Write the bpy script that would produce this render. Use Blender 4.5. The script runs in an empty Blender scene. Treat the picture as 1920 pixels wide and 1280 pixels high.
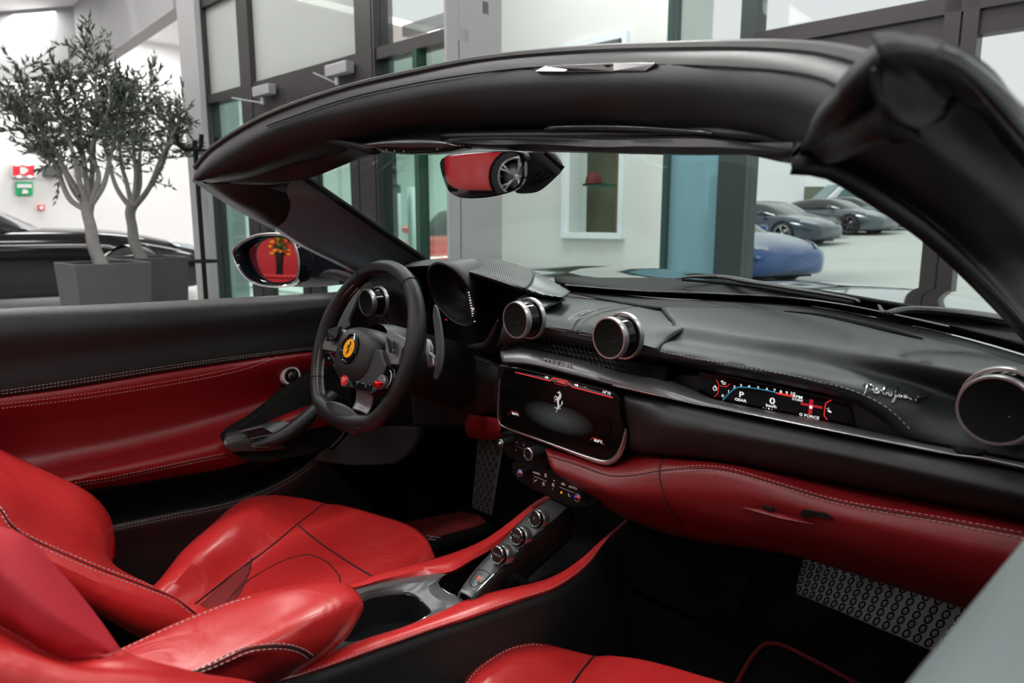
# tunables
MIRX,MIRY,MIRZ=.03,-1.0,-.085
SMX,SMY,SMZ=-.28,-.96,.012
RCX,RCY=2.05,-9.3
FX,FY=-3.6,-9.2
SKY=1.0; SUN=1.6; EXPO=0.0
LIGHTS=[(b,s,4.52,.5,1.6,P) for b,s,P in ((-8,-2,80),(-8,1,80),(-5.5,-2,70),(-5.5,1.3,90),(-3,-2,60),(-3,1.3,70),(-.5,-2,50),(-3.4,4,120),(-1,4,90),(2,-1,60),(2,3,60),(5,0,60),(-5,-7,80),(0,-7,80))]+[(-12.2,3.4,3.95,.6,3.4,150),(-9.5,5.5,4.4,2,2,260),(-7.6,7.4,4.4,2,2,260)]  # unseen ceiling lamps; some added for seat highlights, wall wash and back-room brightness
import bpy, bmesh, math, random
from mathutils import Vector, Matrix
random.seed(7)
S=bpy.context.scene
COL=S.collection
# ---------------------------------------------------------------- camera model (1920x1280 frame)
CAM=Vector((0.85,-0.71,1.05)); FPX=1330.0; YAW=math.radians(48); PIT=math.radians(9.6)
cv=Vector((-math.sin(YAW)*math.cos(PIT),math.cos(YAW)*math.cos(PIT),-math.sin(PIT)))
cr_=Vector((math.cos(YAW),math.sin(YAW),0)); cu=cr_.cross(cv)
def ray(px,py): return cv+cr_*((px-960)/FPX)+cu*((640-py)/FPX)
def Q(px,py,X=None,Y=None,Z=None,d=None):
    D=ray(px,py)
    if X is not None: t=(X-CAM.x)/D.x
    elif Y is not None: t=(Y-CAM.y)/D.y
    elif Z is not None: t=(Z-CAM.z)/D.z
    else: t=d
    return CAM+D*t
def QL(pts,**k): return [Q(x,y,**k) for x,y in pts]
def Qf(px,py,f):            # ray against the surface Y=f(X)
    D=ray(px,py); lo,hi=0.05,4.0
    g=lambda t:(CAM.y+D.y*t)-f(CAM.x+D.x*t)
    for _ in range(50):
        m=(lo+hi)/2
        if g(lo)*g(m)<=0: hi=m
        else: lo=m
    return CAM+D*((lo+hi)/2)
def Qv(pts,key,vals):       # per-point plane value
    return [Q(x,y,**{key:v}) for (x,y),v in zip(pts,vals)]
# ---------------------------------------------------------------- materials
MATS={}
def mat(name,col,rough=.5,metal=0,spec=.5,bump=0,bscale=400,emis=None,es=1,coat=0,var=0,vscale=6,trans=0,sheen=0,cr=.03,wr=0):
    if name in MATS: return MATS[name]
    m=bpy.data.materials.new(name); m.use_nodes=True; nt=m.node_tree; b=nt.nodes['Principled BSDF']
    b.inputs['Base Color'].default_value=(*col,1); b.inputs['Roughness'].default_value=rough
    b.inputs['Metallic'].default_value=metal; b.inputs['Specular IOR Level'].default_value=spec
    b.inputs['Coat Weight'].default_value=coat; b.inputs['Coat Roughness'].default_value=cr
    if emis: b.inputs['Emission Color'].default_value=(*emis,1); b.inputs['Emission Strength'].default_value=es
    tc=nt.nodes.new('ShaderNodeTexCoord')
    if bump:
        n=nt.nodes.new('ShaderNodeTexNoise'); n.inputs['Scale'].default_value=bscale; n.inputs['Detail'].default_value=3
        bp=nt.nodes.new('ShaderNodeBump'); bp.inputs['Strength'].default_value=bump; bp.inputs['Distance'].default_value=.001
        nt.links.new(tc.outputs['Object'],n.inputs['Vector']); nt.links.new(n.outputs['Fac'],bp.inputs['Height']); nt.links.new(bp.outputs['Normal'],b.inputs['Normal'])
        if wr:
            n2=nt.nodes.new('ShaderNodeTexNoise'); n2.inputs['Scale'].default_value=14; n2.inputs['Detail'].default_value=2; n2.inputs['Distortion'].default_value=1.2
            b2=nt.nodes.new('ShaderNodeBump'); b2.inputs['Strength'].default_value=wr; b2.inputs['Distance'].default_value=.012
            nt.links.new(tc.outputs['Object'],n2.inputs['Vector']); nt.links.new(n2.outputs['Fac'],b2.inputs['Height']); nt.links.new(b2.outputs['Normal'],bp.inputs['Normal'])
    if var:
        n=nt.nodes.new('ShaderNodeTexNoise'); n.inputs['Scale'].default_value=vscale; n.inputs['Detail'].default_value=4
        r=nt.nodes.new('ShaderNodeMix'); r.data_type='RGBA'
        r.inputs[6].default_value=(*[c*(1-var) for c in col],1); r.inputs[7].default_value=(*[min(1,c*(1+var)) for c in col],1)
        nt.links.new(tc.outputs['Object'],n.inputs['Vector']); nt.links.new(n.outputs['Fac'],r.inputs[0]); nt.links.new(r.outputs[2],b.inputs['Base Color'])
    MATS[name]=m; return m
def glassmat(name,tint,refl=.12,frost=0,dif=(.7,.75,.72)):
    if name in MATS: return MATS[name]
    m=bpy.data.materials.new(name); m.use_nodes=True; nt=m.node_tree; nt.nodes.remove(nt.nodes['Principled BSDF'])
    out=nt.nodes['Material Output']; t=nt.nodes.new('ShaderNodeBsdfTransparent'); t.inputs[0].default_value=(*tint,1)
    g=nt.nodes.new('ShaderNodeBsdfGlossy'); g.inputs['Roughness'].default_value=.02; g.inputs[0].default_value=(.9,.95,.93,1)
    f=nt.nodes.new('ShaderNodeFresnel'); f.inputs[0].default_value=1.3
    mx=nt.nodes.new('ShaderNodeMixShader'); ml=nt.nodes.new('ShaderNodeMath'); ml.operation='MULTIPLY'; ml.inputs[1].default_value=refl*8
    ml.use_clamp=True
    nt.links.new(f.outputs[0],ml.inputs[0]); nt.links.new(ml.outputs[0],mx.inputs[0]); nt.links.new(t.outputs[0],mx.inputs[1]); nt.links.new(g.outputs[0],mx.inputs[2])
    last=mx
    if frost:
        d=nt.nodes.new('ShaderNodeBsdfDiffuse'); d.inputs[0].default_value=(*dif,1); tl=nt.nodes.new('ShaderNodeBsdfTranslucent'); tl.inputs[0].default_value=(*dif,1)
        a=nt.nodes.new('ShaderNodeAddShader'); m2=nt.nodes.new('ShaderNodeMixShader'); m3=nt.nodes.new('ShaderNodeMixShader'); m3.inputs[0].default_value=.4
        nt.links.new(d.outputs[0],m3.inputs[1]); nt.links.new(tl.outputs[0],m3.inputs[2]); m2.inputs[0].default_value=frost
        nt.links.new(mx.outputs[0],m2.inputs[1]); nt.links.new(m3.outputs[0],m2.inputs[2]); last=m2
    nt.links.new(last.outputs[0],out.inputs[0]); MATS[name]=m; return m
BL=mat('black_leather',(.010,.0103,.011),.46,spec=.32,bump=.25,bscale=900)
BLS=mat('black_leather_smooth',(.022,.032,.038),.36,bump=.1,bscale=900)  # blue tint in the base colour stands in for window reflections
BP=mat('black_plastic',(.005,.005,.0055),.5,bump=.15,bscale=1500)
BK=mat('black_matte',(.004,.004,.004),.8,spec=.2)
CARP=mat('black_carpet',(.006,.006,.006),.95,spec=.1,bump=.8,bscale=700)
GB=mat('gloss_black',(.004,.004,.005),.06)
SCG=mat('screen_glass',(.003,.003,.003),.12,spec=.12)
PNB=mat('panel_black',(.004,.004,.0045),.6,spec=.15)
FBK=mat('button_black_face',(.006,.006,.006),.35,spec=.3)
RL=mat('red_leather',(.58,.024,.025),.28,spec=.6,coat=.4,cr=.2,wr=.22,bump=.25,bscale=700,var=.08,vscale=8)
RD=mat('red_leather_dash_shaded',(.17,.004,.006),.45,bump=.3,bscale=800)  # red leather with the dash's shade put into a darker base colour
DLE=mat('dash_leather',(.017,.020,.022),.45,spec=.36,bump=.25,bscale=900)
PBT=mat('pillar_painted_reflection',(.11,.155,.18),.36)  # dark trim; blue-grey base colour carries a painted window reflection
RDO=mat('red_leather_door_shaded',(.18,.004,.006),.34,bump=.25,bscale=700)  # red leather darkened in base colour for shade on the upright door
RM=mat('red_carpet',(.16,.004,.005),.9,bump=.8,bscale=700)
DG=mat('dark_grey_trim',(.17,.17,.175),.38,metal=.6)
AL=mat('satin_aluminium',(.34,.34,.35),.3,metal=.9)
CH=mat('chrome',(.65,.65,.66),.15,metal=1)
PEW=mat('pewter_ring',(.46,.45,.45),.36,metal=.85)
ST=mat('stitch_thread',(.42,.40,.38),.7)
STD=mat('dark_stitch_thread',(.46,.38,.36),.8)
CRS=mat('seam_shadow_groove',(.03,.002,.003),.8)
PAINT=mat('black_car_paint',(.006,.008,.012),.08,coat=1)
YEL=mat('yellow_enamel',(.85,.36,.0),.25)
REDB=mat('red_button',(.6,.01,.015),.3)
REDM=mat('red_anodised',(.55,.01,.015),.2,metal=.8)
ICW=mat('lit_white_icon',(.6,.6,.6),.5,emis=(1,1,1),es=.75)
ICR=mat('lit_red_line',(.5,.02,.02),.5,emis=(1,.04,.03),es=.8)
ICB=mat('lit_blue_line',(.02,.2,.4),.5,emis=(.05,.35,.6),es=.45)
ICO=mat('lit_orange_icon',(.6,.25,.02),.5,emis=(1,.35,.02),es=.8)
ICG=mat('dim_grey_marking',(.25,.25,.26),.5)
SILV=mat('silver_print',(.55,.57,.6),.3,emis=(.6,.65,.7),es=.35)
# ---------------------------------------------------------------- mesh helpers
def catmull(pts,n,closed=False):
    pts=[Vector(p) for p in pts]
    if len(pts)==1: return pts*n
    P=pts[:]
    if closed: P=P+[P[0]]
    L=[0]
    for a,b in zip(P,P[1:]): L.append(L[-1]+max((b-a).length,1e-9))
    out=[]; N=n if not closed else n+1
    for i in range(N):
        s=L[-1]*i/(N-1); k=0
        while k<len(P)-2 and L[k+1]<s: k+=1
        h=L[k+1]-L[k]; t=min(1,max(0,(s-L[k])/h))
        p1,p2=P[k],P[k+1]
        def tan(j):
            if closed:
                m=len(P)-1; a=P[(j-1)%m]; b=P[(j+1)%m]; la=(P[j%m]-a).length+(b-P[j%m]).length; return (b-a)/max(la,1e-9)
            if j==0: return (P[1]-P[0])/(L[1]-L[0])
            if j==len(P)-1: return (P[j]-P[j-1])/(L[j]-L[j-1])
            return (P[j+1]-P[j-1])/(L[j+1]-L[j-1])
        m1=tan(k)*h; m2=tan(k+1)*h; t2=t*t; t3=t2*t
        out.append(p1*(2*t3-3*t2+1)+m1*(t3-2*t2+t)+p2*(-2*t3+3*t2)+m2*(t3-t2))
    return out[:n]
class MB:
    def __init__(s): s.v=[]; s.f=[]; s.flat=False
    def add(s,vs,fs):
        o=len(s.v); s.v+= [tuple(v) for v in vs]; s.f+=[tuple(o+i for i in f) for f in fs]
    def grid(s,rows,cu_=False,cvv=False):
        nr=len(rows); nc=len(rows[0]); vs=[p for r in rows for p in r]; fs=[]
        for i in range(nr if cvv else nr-1):
            for j in range(nc if cu_ else nc-1):
                a=i*nc+j; b=i*nc+(j+1)%nc; c=((i+1)%nr)*nc+(j+1)%nc; d=((i+1)%nr)*nc+j; fs.append((a,b,c,d))
        s.add(vs,fs); return s
    def surf(s,rows,nu=24,nv=16):
        R=[catmull(r,nu) for r in rows]; cols=[catmull([r[j] for r in R],nv) for j in range(nu)]
        return s.grid([[cols[j][i] for j in range(nu)] for i in range(nv)])
    def tube(s,path,rad,seg=8,n=None,closed=False,cap=True,flat=1,upv=None):
        if n: path=catmull(path,n,closed)
        path=[Vector(p) for p in path]; m=len(path)
        if not hasattr(rad,'__len__'): rad=[rad]*m
        elif len(rad)!=m:
            rr=[]
            for i in range(m):
                t=i/(m-1)*(len(rad)-1); k=min(int(t),len(rad)-2); rr.append(rad[k]*(1-(t-k))+rad[k+1]*(t-k))
            rad=rr
        rows=[]; up=Vector(upv) if upv else None
        for i,p in enumerate(path):
            if closed: tg=path[(i+1)%m]-path[i-1]
            else: tg=path[min(i+1,m-1)]-path[max(i-1,0)]
            tg.normalize()
            if up is None: up=Vector((0,0,1)) if abs(tg.z)<.9 else Vector((1,0,0))
            a=tg.cross(up)
            if a.length<1e-6: a=tg.orthogonal()
            a.normalize(); b=a.cross(tg).normalized()
            if not upv: up=b
            rows.append([p+(a*math.cos(2*math.pi*k/seg)+b*math.sin(2*math.pi*k/seg)*flat)*rad[i] for k in range(seg)])
        o=len(s.v); s.grid(rows,True,closed)
        if cap and not closed:
            s.f.append(tuple(o+k for k in range(seg))[::-1]); s.f.append(tuple(o+(m-1)*seg+k for k in range(seg)))
        return s
    def lathe(s,prof,org,ax,seg=40):
        ax=Vector(ax).normalized(); a=ax.orthogonal().normalized(); b=ax.cross(a); org=Vector(org)
        rows=[[org+ax*z+(a*math.cos(2*math.pi*k/seg)+b*math.sin(2*math.pi*k/seg))*r for k in range(seg)] for r,z in prof]
        return s.grid(rows,True)
    def box(s,c,sz,R=None):
        c=Vector(c); x,y,z=[q/2 for q in sz]; vs=[]
        for k in ((-x,-y,-z),(x,-y,-z),(x,y,-z),(-x,y,-z),(-x,-y,z),(x,-y,z),(x,y,z),(-x,y,z)):
            w=Vector(k); w=(R@w) if R is not None else w; vs.append(c+w)
        s.add(vs,[(0,3,2,1),(4,5,6,7),(0,1,5,4),(1,2,6,5),(2,3,7,6),(3,0,4,7)]); return s
    def prism(s,pts,off):
        pts=[Vector(p) for p in pts]; n=len(pts); off=Vector(off)
        s.add(pts+[p+off for p in pts],[tuple(range(n)),tuple(range(2*n-1,n-1,-1))]+[(i,(i+1)%n+0,(i+1)%n+n,i+n)[::-1] for i in range(n)]); return s
    def ball(s,c,r,seg=12,sc=(1,1,1)):
        c=Vector(c); rows=[]
        for i in range(seg//2+1):
            th=math.pi*i/(seg//2); rows.append([c+Vector((r*sc[0]*math.sin(th)*math.cos(2*math.pi*k/seg),r*sc[1]*math.sin(th)*math.sin(2*math.pi*k/seg),r*sc[2]*math.cos(th))) for k in range(seg)])
        return s.grid(rows,True)
    def mesh(s,name):
        m=bpy.data.meshes.new(name); m.from_pydata(s.v,[],s.f); bm=bmesh.new(); bm.from_mesh(m)
        bmesh.ops.remove_doubles(bm,verts=bm.verts,dist=1e-6); bmesh.ops.recalc_face_normals(bm,faces=bm.faces); bm.to_mesh(m); bm.free()
        return m
    def build(s,name,material,parent=None,smooth=True,th=0,bevel=0,orient=None,solid_off=-1,sub=0,label=None):
        m=s.mesh(name); 
        if orient is not None:          # make the open sheet's normals face the given point, so thickness grows away from it
            tot=0
            for p in m.polygons: tot+=p.normal.dot((orient-p.center).normalized())*p.area
            if tot<0: m.flip_normals()
        m.materials.append(material); o=bpy.data.objects.new(name,m); COL.objects.link(o)
        if smooth:
            for p in m.polygons: p.use_smooth=True
        if th: q=o.modifiers.new('thick','SOLIDIFY'); q.thickness=th; q.offset=solid_off; q.use_even_offset=False
        if bevel: q=o.modifiers.new('bevel','BEVEL'); q.width=bevel; q.segments=3; q.limit_method='ANGLE'; q.angle_limit=.6
        if sub: q=o.modifiers.new('sub','SUBSURF'); q.levels=sub; q.render_levels=sub
        if smooth and (bevel or not s.__dict__.get('nosharp')):
            q=m; q.set_sharp_from_angle(angle=math.radians(42)) if hasattr(q,'set_sharp_from_angle') else None
        if parent:
            o.parent=parent
            if parent.type=='EMPTY' and parent.get('_w',1): o.location=-parent.location
        if label: o['label']=label
        return o
def empty(name,label,cat,loc=(0,0,0),rz=0,group=None,kind=None):
    o=bpy.data.objects.new(name,None); o.empty_display_size=.1; COL.objects.link(o); o.location=loc; o.rotation_euler=(0,0,rz)
    o['label']=label; o['category']=cat
    if group: o['group']=group
    if kind: o['kind']=kind
    return o
def tag(o,label,cat,group=None):
    o['label']=label; o['category']=cat
    if group: o['group']=group
    return o
def struct(o,label=None):
    o['kind']='structure'
    if label: o['label']=label
    return o
def sheet(name,rows,m,parent,nu=30,nv=18,th=.004,label=None,orient=CAM,ext=None):
    if ext is not None:
        R2=[]
        for r in rows:
            a,b_=Vector(r[0]),Vector(r[1]); q=a+(a-b_)*((ext-a.y)/(a.y-b_.y)) if ext<-1 else a+(a-b_).normalized()*ext
            R2.append([q]+list(r))
        rows=R2
    return MB().surf(rows,nu,nv).build(name,m,parent,th=th,orient=orient,label=label)
from mathutils.bvhtree import BVHTree
BVH={}
def SN(path,obj,n=None,off=.0006):
    if n: path=catmull(path,n)
    if obj is None or obj.type!='MESH': return path
    if obj.name not in BVH: BVH[obj.name]=BVHTree.FromPolygons([v.co.copy() for v in obj.data.vertices],[tuple(p.vertices) for p in obj.data.polygons])
    t=BVH[obj.name]; out=[]
    for p in path:
        d=(Vector(p)-CAM).normalized(); h=t.ray_cast(CAM,d)
        out.append(h[0]-d*off if h[0] is not None else None)
    good=[q for q in out if q is not None]
    if len(good)<2: return path
    return good
def seam(name,path,r,m,parent,n=50,off=.0,flat=1,on=None):
    return MB().tube(SN(path,on or parent,n,off),r,6,flat=flat).build(name,m,parent)
def stitch(name,paths,m,parent,step=.0062,ln=.0038,r=.00055,lift=.0012,on=None):
    b=MB()
    for path in paths:
        P=SN(path,parent,240,0); acc=0; k=0; L=[0]
        for a,c in zip(P,P[1:]): L.append(L[-1]+(c-a).length)
        def at(s):
            nonlocal k
            while k<len(L)-2 and L[k+1]<s: k+=1
            h=max(L[k+1]-L[k],1e-9); return P[k].lerp(P[k+1],min(1,(s-L[k])/h))
        s=0
        while s+ln<L[-1]:
            a=at(s); c=at(s+ln); up=(CAM-a).normalized()*min(lift,.0012)
            b.tube([a+up*.6,(a+c)/2+up,c+up*.6],[r*.6,r,r*.6],5); s+=step
    return b.build(name,m,parent)
def text(body,org,size,m,parent,name,ex=(1,0,0),ey=(0,0,1),al='CENTER',ext=.0003,shear=0,sx=1,spacing=1,bold=0):
    c=bpy.data.curves.new('t','FONT'); c.body=body; c.size=size; c.align_x=al; c.align_y='CENTER'; c.extrude=ext; c.shear=shear; c.space_character=spacing; c.offset=bold; c.resolution_u=3
    t=bpy.data.objects.new('t',c); COL.objects.link(t); dg=bpy.context.evaluated_depsgraph_get(); me=bpy.data.meshes.new_from_object(t.evaluated_get(dg))
    ex=Vector(ex).normalized(); ey=Vector(ey).normalized(); ez=ex.cross(ey)
    M=Matrix(((ex.x*sx,ey.x,ez.x,org[0]),(ex.y*sx,ey.y,ez.y,org[1]),(ex.z*sx,ey.z,ez.z,org[2]),(0,0,0,1)))
    me.transform(M); bpy.data.objects.remove(t); bpy.data.curves.remove(c)
    me.materials.clear(); me.materials.append(m); me.name=name
    o=bpy.data.objects.new(name,me); COL.objects.link(o)
    if parent:
        o.parent=parent
        if parent.type=='EMPTY' and parent.get('_w',1): o.location=-parent.location
    return o
def dup(root,loc=None,rz=None,label=None,group=None):
    r=root.copy(); COL.objects.link(r)
    if loc is not None: r.location=loc
    if rz is not None: r.rotation_euler=(0,0,rz)
    if label: r['label']=label
    if group: r['group']=group
    for ch in list(root.children):
        c=ch.copy(); COL.objects.link(c); c.parent=r; c.matrix_parent_inverse=ch.matrix_parent_inverse.copy()
        for g in list(ch.children):
            d=g.copy(); COL.objects.link(d); d.parent=c
    return r
def horse(b,org,ex,ey,h,thick=.25):
    ex=Vector(ex); ey=Vector(ey); ez=ex.cross(ey).normalized(); org=Vector(org)
    sc=h/270.
    def s(pts,w):
        P=[org+ex*((x-645)*sc)+ey*((570-y)*sc) for x,y in pts]
        b.tube(P,[q/2*sc for q in w],8,n=10,flat=thick,upv=ez)
    s([(672,446),(655,452),(630,464)],[16,20,9]); s([(668,448),(674,440),(680,434)],[10,6,2])
    s([(664,452),(672,485),(660,515),(642,540)],[18,24,30,42]); s([(680,450),(694,480),(686,510),(668,548)],[6,12,10,4])
    s([(642,530),(638,560),(645,590),(656,622)],[44,40,30,34])
    s([(632,528),(612,512),(598,504)],[22,12,9]); s([(598,504),(586,522),(574,546)],[9,7,6])
    s([(628,542),(608,544),(594,545)],[18,11,8]); s([(594,545),(592,565),(586,586)],[8,6,6])
    s([(656,615),(652,640),(638,664),(628,682)],[34,24,12,9]); s([(628,682),(618,694),(606,704)],[9,8,9])
    s([(652,610),(636,640),(626,660)],[26,18,10]); s([(626,660),(606,656),(586,648)],[10,8,8])
    s([(664,625),(682,618),(698,598),(706,570),(714,544)],[10,8,9,14,5]); s([(700,600),(716,580),(720,556)],[6,8,3])
    s([(668,640),(676,655),(682,635)],[7,5,8])
    return b
# ================================================================ THE OPEN CAR
car=empty('convertible_car','open black sports convertible seen from inside, with red leather seats and a black dashboard','car',(0,0,0))
hY=lambda X:.05-.72*X*X
# ---- windshield header
def hrow(pts,dy=0): return [Qf(x,y,lambda X:hY(X)+dy) for x,y in pts]
H=[hrow([(372,318),(402,280),(500,222),(640,171),(770,140),(900,114),(1080,95),(1300,87),(1500,91),(1640,118),(1690,150)],.05),
   hrow([(366,314),(400,273),(500,214),(640,163),(770,132),(900,107),(1080,91),(1300,84),(1500,88),(1640,114),(1700,150)],.03),
   hrow([(365,322),(400,285),(500,226),(640,176),(770,146),(900,121),(1080,105),(1300,98),(1500,104),(1625,135),(1690,172)],.0),
   hrow([(363,330),(395,300),(500,238),(640,189),(770,160),(900,138),(1080,122),(1300,116),(1480,130),(1590,165),(1650,205)],-.012),
   hrow([(366,338),(400,315),(508,250),(642,215),(775,188),(900,170),(1080,158),(1300,158),(1460,178),(1565,215),(1625,255)],-.018),
   hrow([(378,340),(420,326),(520,275),(650,240),(790,212),(920,202),(1090,196),(1290,202),(1440,225),(1530,262),(1585,298)],-.005),
   hrow([(390,342),(450,332),(550,295),(690,262),(820,246),(940,238),(1090,236),(1290,245),(1420,258),(1500,285),(1540,310)],.03),
   hrow([(395,344),(460,336),(560,312),(700,290),(830,280),(950,276),(1100,276),(1290,282),(1400,288),(1500,297),(1560,330)],.10)]
header=sheet('windshield_header',H,BL,car,70,34,.03)
# rubber seal ridge along the top rear edge and a fine groove under it
MB().tube(hrow([(366,316),(400,277),(500,218),(640,168),(770,137),(900,112),(1080,95),(1300,88),(1500,92),(1640,119),(1700,155)],.012),.0065,8,n=60).build('weather_seal',BP,header)
MB().tube(hrow([(500,236),(640,188),(770,158),(900,137),(1010,126),(1230,122),(1400,128),(1520,142),(1580,170),(1600,215)],-.0155),.0012,6,n=50).build('seam',BK,header)
# silver roof latch plate
def plate(name,px,m,parent,f,off=(0,.004,0),bev=.001):
    return MB().prism([f(x,y) for x,y in px],off).build(name,m,parent,smooth=False,bevel=bev)
lf=lambda x,y:Qf(x,y,lambda X:hY(X)-.022)
lp=plate('roof_latch_plate',[(1001,134),(1024,123),(1080,120),(1150,117),(1200,116),(1226,117),(1226,122),(1209,133),(1150,134),(1080,135)],CH,header,lf,(0,.012,0))
plate('latch_slot',[(1058,134),(1080,124),(1150,121.5),(1142,127),(1092,129),(1082,134)],BK,lp,lambda x,y:lf(x,y)+Vector((0,-.0012,0)),(0,.0022,0),0)
plate('latch_slot',[(1176,121),(1192,120),(1180,126)],BK,lp,lambda x,y:lf(x,y)+Vector((0,-.0012,0)),(0,.0022,0),0)
# ---- sun visors
vz=lambda pts,dy:[Qf(x,y,lambda X:hY(X)+dy) for x,y in pts]
vis=sheet('sun_visor',[vz([(383,333),(440,312),(520,288),(560,274),(600,272),(640,276),(700,290)],.015),
      vz([(380,331),(440,308),(520,284),(555,271),(600,268),(650,272),(715,288)],.035),
      vz([(400,338),(460,322),(540,305),(600,292),(650,290),(680,292),(712,290)],.07),
      vz([(430,345),(500,341),(550,337),(600,325),(640,310),(675,298),(705,292)],.10),
      vz([(385,336),(450,345),(520,345),(570,336),(620,318),(660,302),(700,292)],.11)],BL,car,40,20,.012)
stitch('visor_stitching',[vz([(405,332),(440,318),(500,298),(550,279),(600,274),(650,279)],.03)],STD,vis,.006,.003,.0004,.006)
vis2=sheet('sun_visor',[vz([(830,263),(950,262),(1100,262),(1250,258),(1400,262),(1480,275),(1510,290)],.02),
      vz([(829,258),(850,253),(1000,249),(1180,252),(1300,254),(1400,262),(1470,272)],.045),
      vz([(832,266),(900,264),(1050,264),(1200,264),(1300,262),(1400,272),(1480,284)],.0),
      vz([(836,270),(900,274),(1000,279),(1150,284),(1300,287),(1400,287),(1490,291)],.0),
      vz([(850,276),(930,281),(1000,284),(1150,288),(1300,290),(1400,290),(1480,293)],.05)],BL,car,40,20,.01)
stitch('visor_stitching',[vz([(845,260),(900,258),(1000,259),(1150,263),(1290,261),(1370,268)],-.004)],STD,vis2,.006,.003,.0004,.002)
MB().surf([vz([(1030,236),(1100,234),(1200,236),(1330,244)],.012),vz([(1020,242),(1100,243),(1200,244),(1340,249)],.015)],20,4).build('vanity_mirror_lip',mat('smoked_plastic',(.03,.035,.03),.15),vis2,th=.003)
MB().ball(Q(1440,258,d=.82),.006,12,(1.4,1,.5)).build('visor_clip',CH,header)
# ---- overhead console
oc=sheet('overhead_console',[vz([(675,270),(720,263),(770,260),(820,262),(862,272)],.0),vz([(690,275),(730,277),(780,278),(830,277),(870,274)],.0),vz([(705,282),(740,287),(790,289),(840,287),(885,279)],.02),vz([(705,284),(740,288),(790,290),(840,288),(895,280)],.07)],mat('console_gloss',(.02,.022,.02),.18),car,24,12,.006)
for x,y in((725,281),(740,283),(757,284),(820,280)):
    MB().ball(vz([(x,y)],-.004)[0],.0016,8).build('console_button',ICG,oc)
# ---- left A-pillar trim
def ppl(pts,Xs): return [Q(x,y,X=v) for (x,y),v in zip(pts,Xs)]
pc=sheet('pillar_cover',[ppl([(560,322),(585,340),(583,345)],[-.60,-.61,-.62]),ppl([(470,340),(535,350),(548,352)],[-.62,-.63,-.64]),ppl([(420,345),(490,375),(545,385)],[-.64,-.65,-.655]),ppl([(375,338),(455,385),(536,412)],[-.66,-.668,-.672]),ppl([(364,333),(440,385),(520,426)],[-.68,-.69,-.69]),ppl([(360,340),(440,392),(515,432)],[-.71,-.72,-.72])],BP,car,20,24,.01)
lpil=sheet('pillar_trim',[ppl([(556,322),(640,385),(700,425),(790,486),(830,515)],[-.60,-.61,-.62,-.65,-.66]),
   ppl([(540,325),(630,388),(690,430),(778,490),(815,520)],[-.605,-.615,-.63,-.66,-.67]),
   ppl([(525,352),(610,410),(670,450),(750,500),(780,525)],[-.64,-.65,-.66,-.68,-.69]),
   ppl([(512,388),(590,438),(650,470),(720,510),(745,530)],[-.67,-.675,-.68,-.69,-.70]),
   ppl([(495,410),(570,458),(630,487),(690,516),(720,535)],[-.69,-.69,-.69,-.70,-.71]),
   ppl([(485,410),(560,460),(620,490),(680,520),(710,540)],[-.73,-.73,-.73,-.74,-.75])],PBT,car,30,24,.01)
MB().tube(ppl([(560,325),(640,380),(720,435),(792,484),(840,518)],[-.585,-.595,-.61,-.635,-.65]),.008,8,n=30).build('windshield_frame_edge',BK,lpil)
# ---- right A-pillar, close to the camera
def RP(pts,Xs): return [Q(x,y,X=v) for (x,y),v in zip(pts,Xs)]
rpil=sheet('pillar_trim',[RP([(1490,296),(1560,305),(1640,352),(1760,440),(1850,528),(1950,640),(2050,760)],[.60,.615,.635,.65,.665,.675,.68]),
   RP([(1500,285),(1570,298),(1650,345),(1770,432),(1860,518),(1960,628),(2060,745)],[.595,.61,.63,.645,.66,.67,.675]),
   RP([(1530,240),(1600,262),(1690,318),(1800,400),(1890,475),(1990,570),(2090,680)],[.645,.652,.66,.668,.675,.68,.685]),
   RP([(1580,190),(1650,225),(1740,285),(1830,350),(1920,425),(2010,510),(2100,600)],[.675,.68,.685,.69,.695,.70,.70]),
   RP([(1620,150),(1680,180),(1780,238),(1860,300),(1940,370),(2020,450),(2110,540)],[.688,.692,.697,.702,.707,.71,.715]),
   RP([(1650,120),(1720,140),(1800,180),(1870,240),(1950,315),(2030,395),(2120,480)],[.695,.703,.71,.715,.718,.72,.722]),
   RP([(1680,108),(1750,120),(1820,150),(1890,205),(1960,275),(2040,350),(2130,440)],[.705,.715,.722,.726,.728,.73,.732])],BL,car,50,40,.012)
cap=sheet('pillar_end_cap',[RP([(1640,140),(1655,190),(1690,222),(1730,234),(1760,226)],[.694,.698,.703,.707,.71]),RP([(1641,120),(1690,160),(1720,195),(1745,205),(1772,205)],[.70,.703,.706,.709,.713]),RP([(1655,108),(1710,130),(1750,160),(1765,180),(1785,195)],[.708,.709,.711,.713,.715])],BP,rpil,26,18,.008)
MB().tube(RP([(1640,128),(1641,165),(1655,200),(1690,226),(1730,236),(1765,228),(1782,208)],[.698,.697,.697,.702,.706,.711,.714]),.0016,6,n=40).build('cap_rim',BP,rpil)
wr=sheet('latch_seal',[RP([(1648,104),(1680,96),(1740,100),(1790,122),(1830,160),(1850,190)],[.715,.718,.722,.726,.73,.732]),RP([(1655,112),(1700,116),(1750,130),(1790,152),(1825,178),(1845,195)],[.712,.715,.719,.723,.727,.729]),RP([(1700,132),(1740,142),(1770,160),(1795,182),(1815,190),(1835,198)],[.71,.713,.717,.72,.723,.725])],BP,rpil,30,20,.01)
MB().tube(RP([(1770,205),(1785,192),(1810,188),(1840,198),(1870,225),(1900,260),(1960,330)],[.712,.715,.718,.722,.725,.727,.73]),[.003,.004,.005,.006,.006,.006,.006],10,n=30).build('door_seal',BK,rpil)
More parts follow.
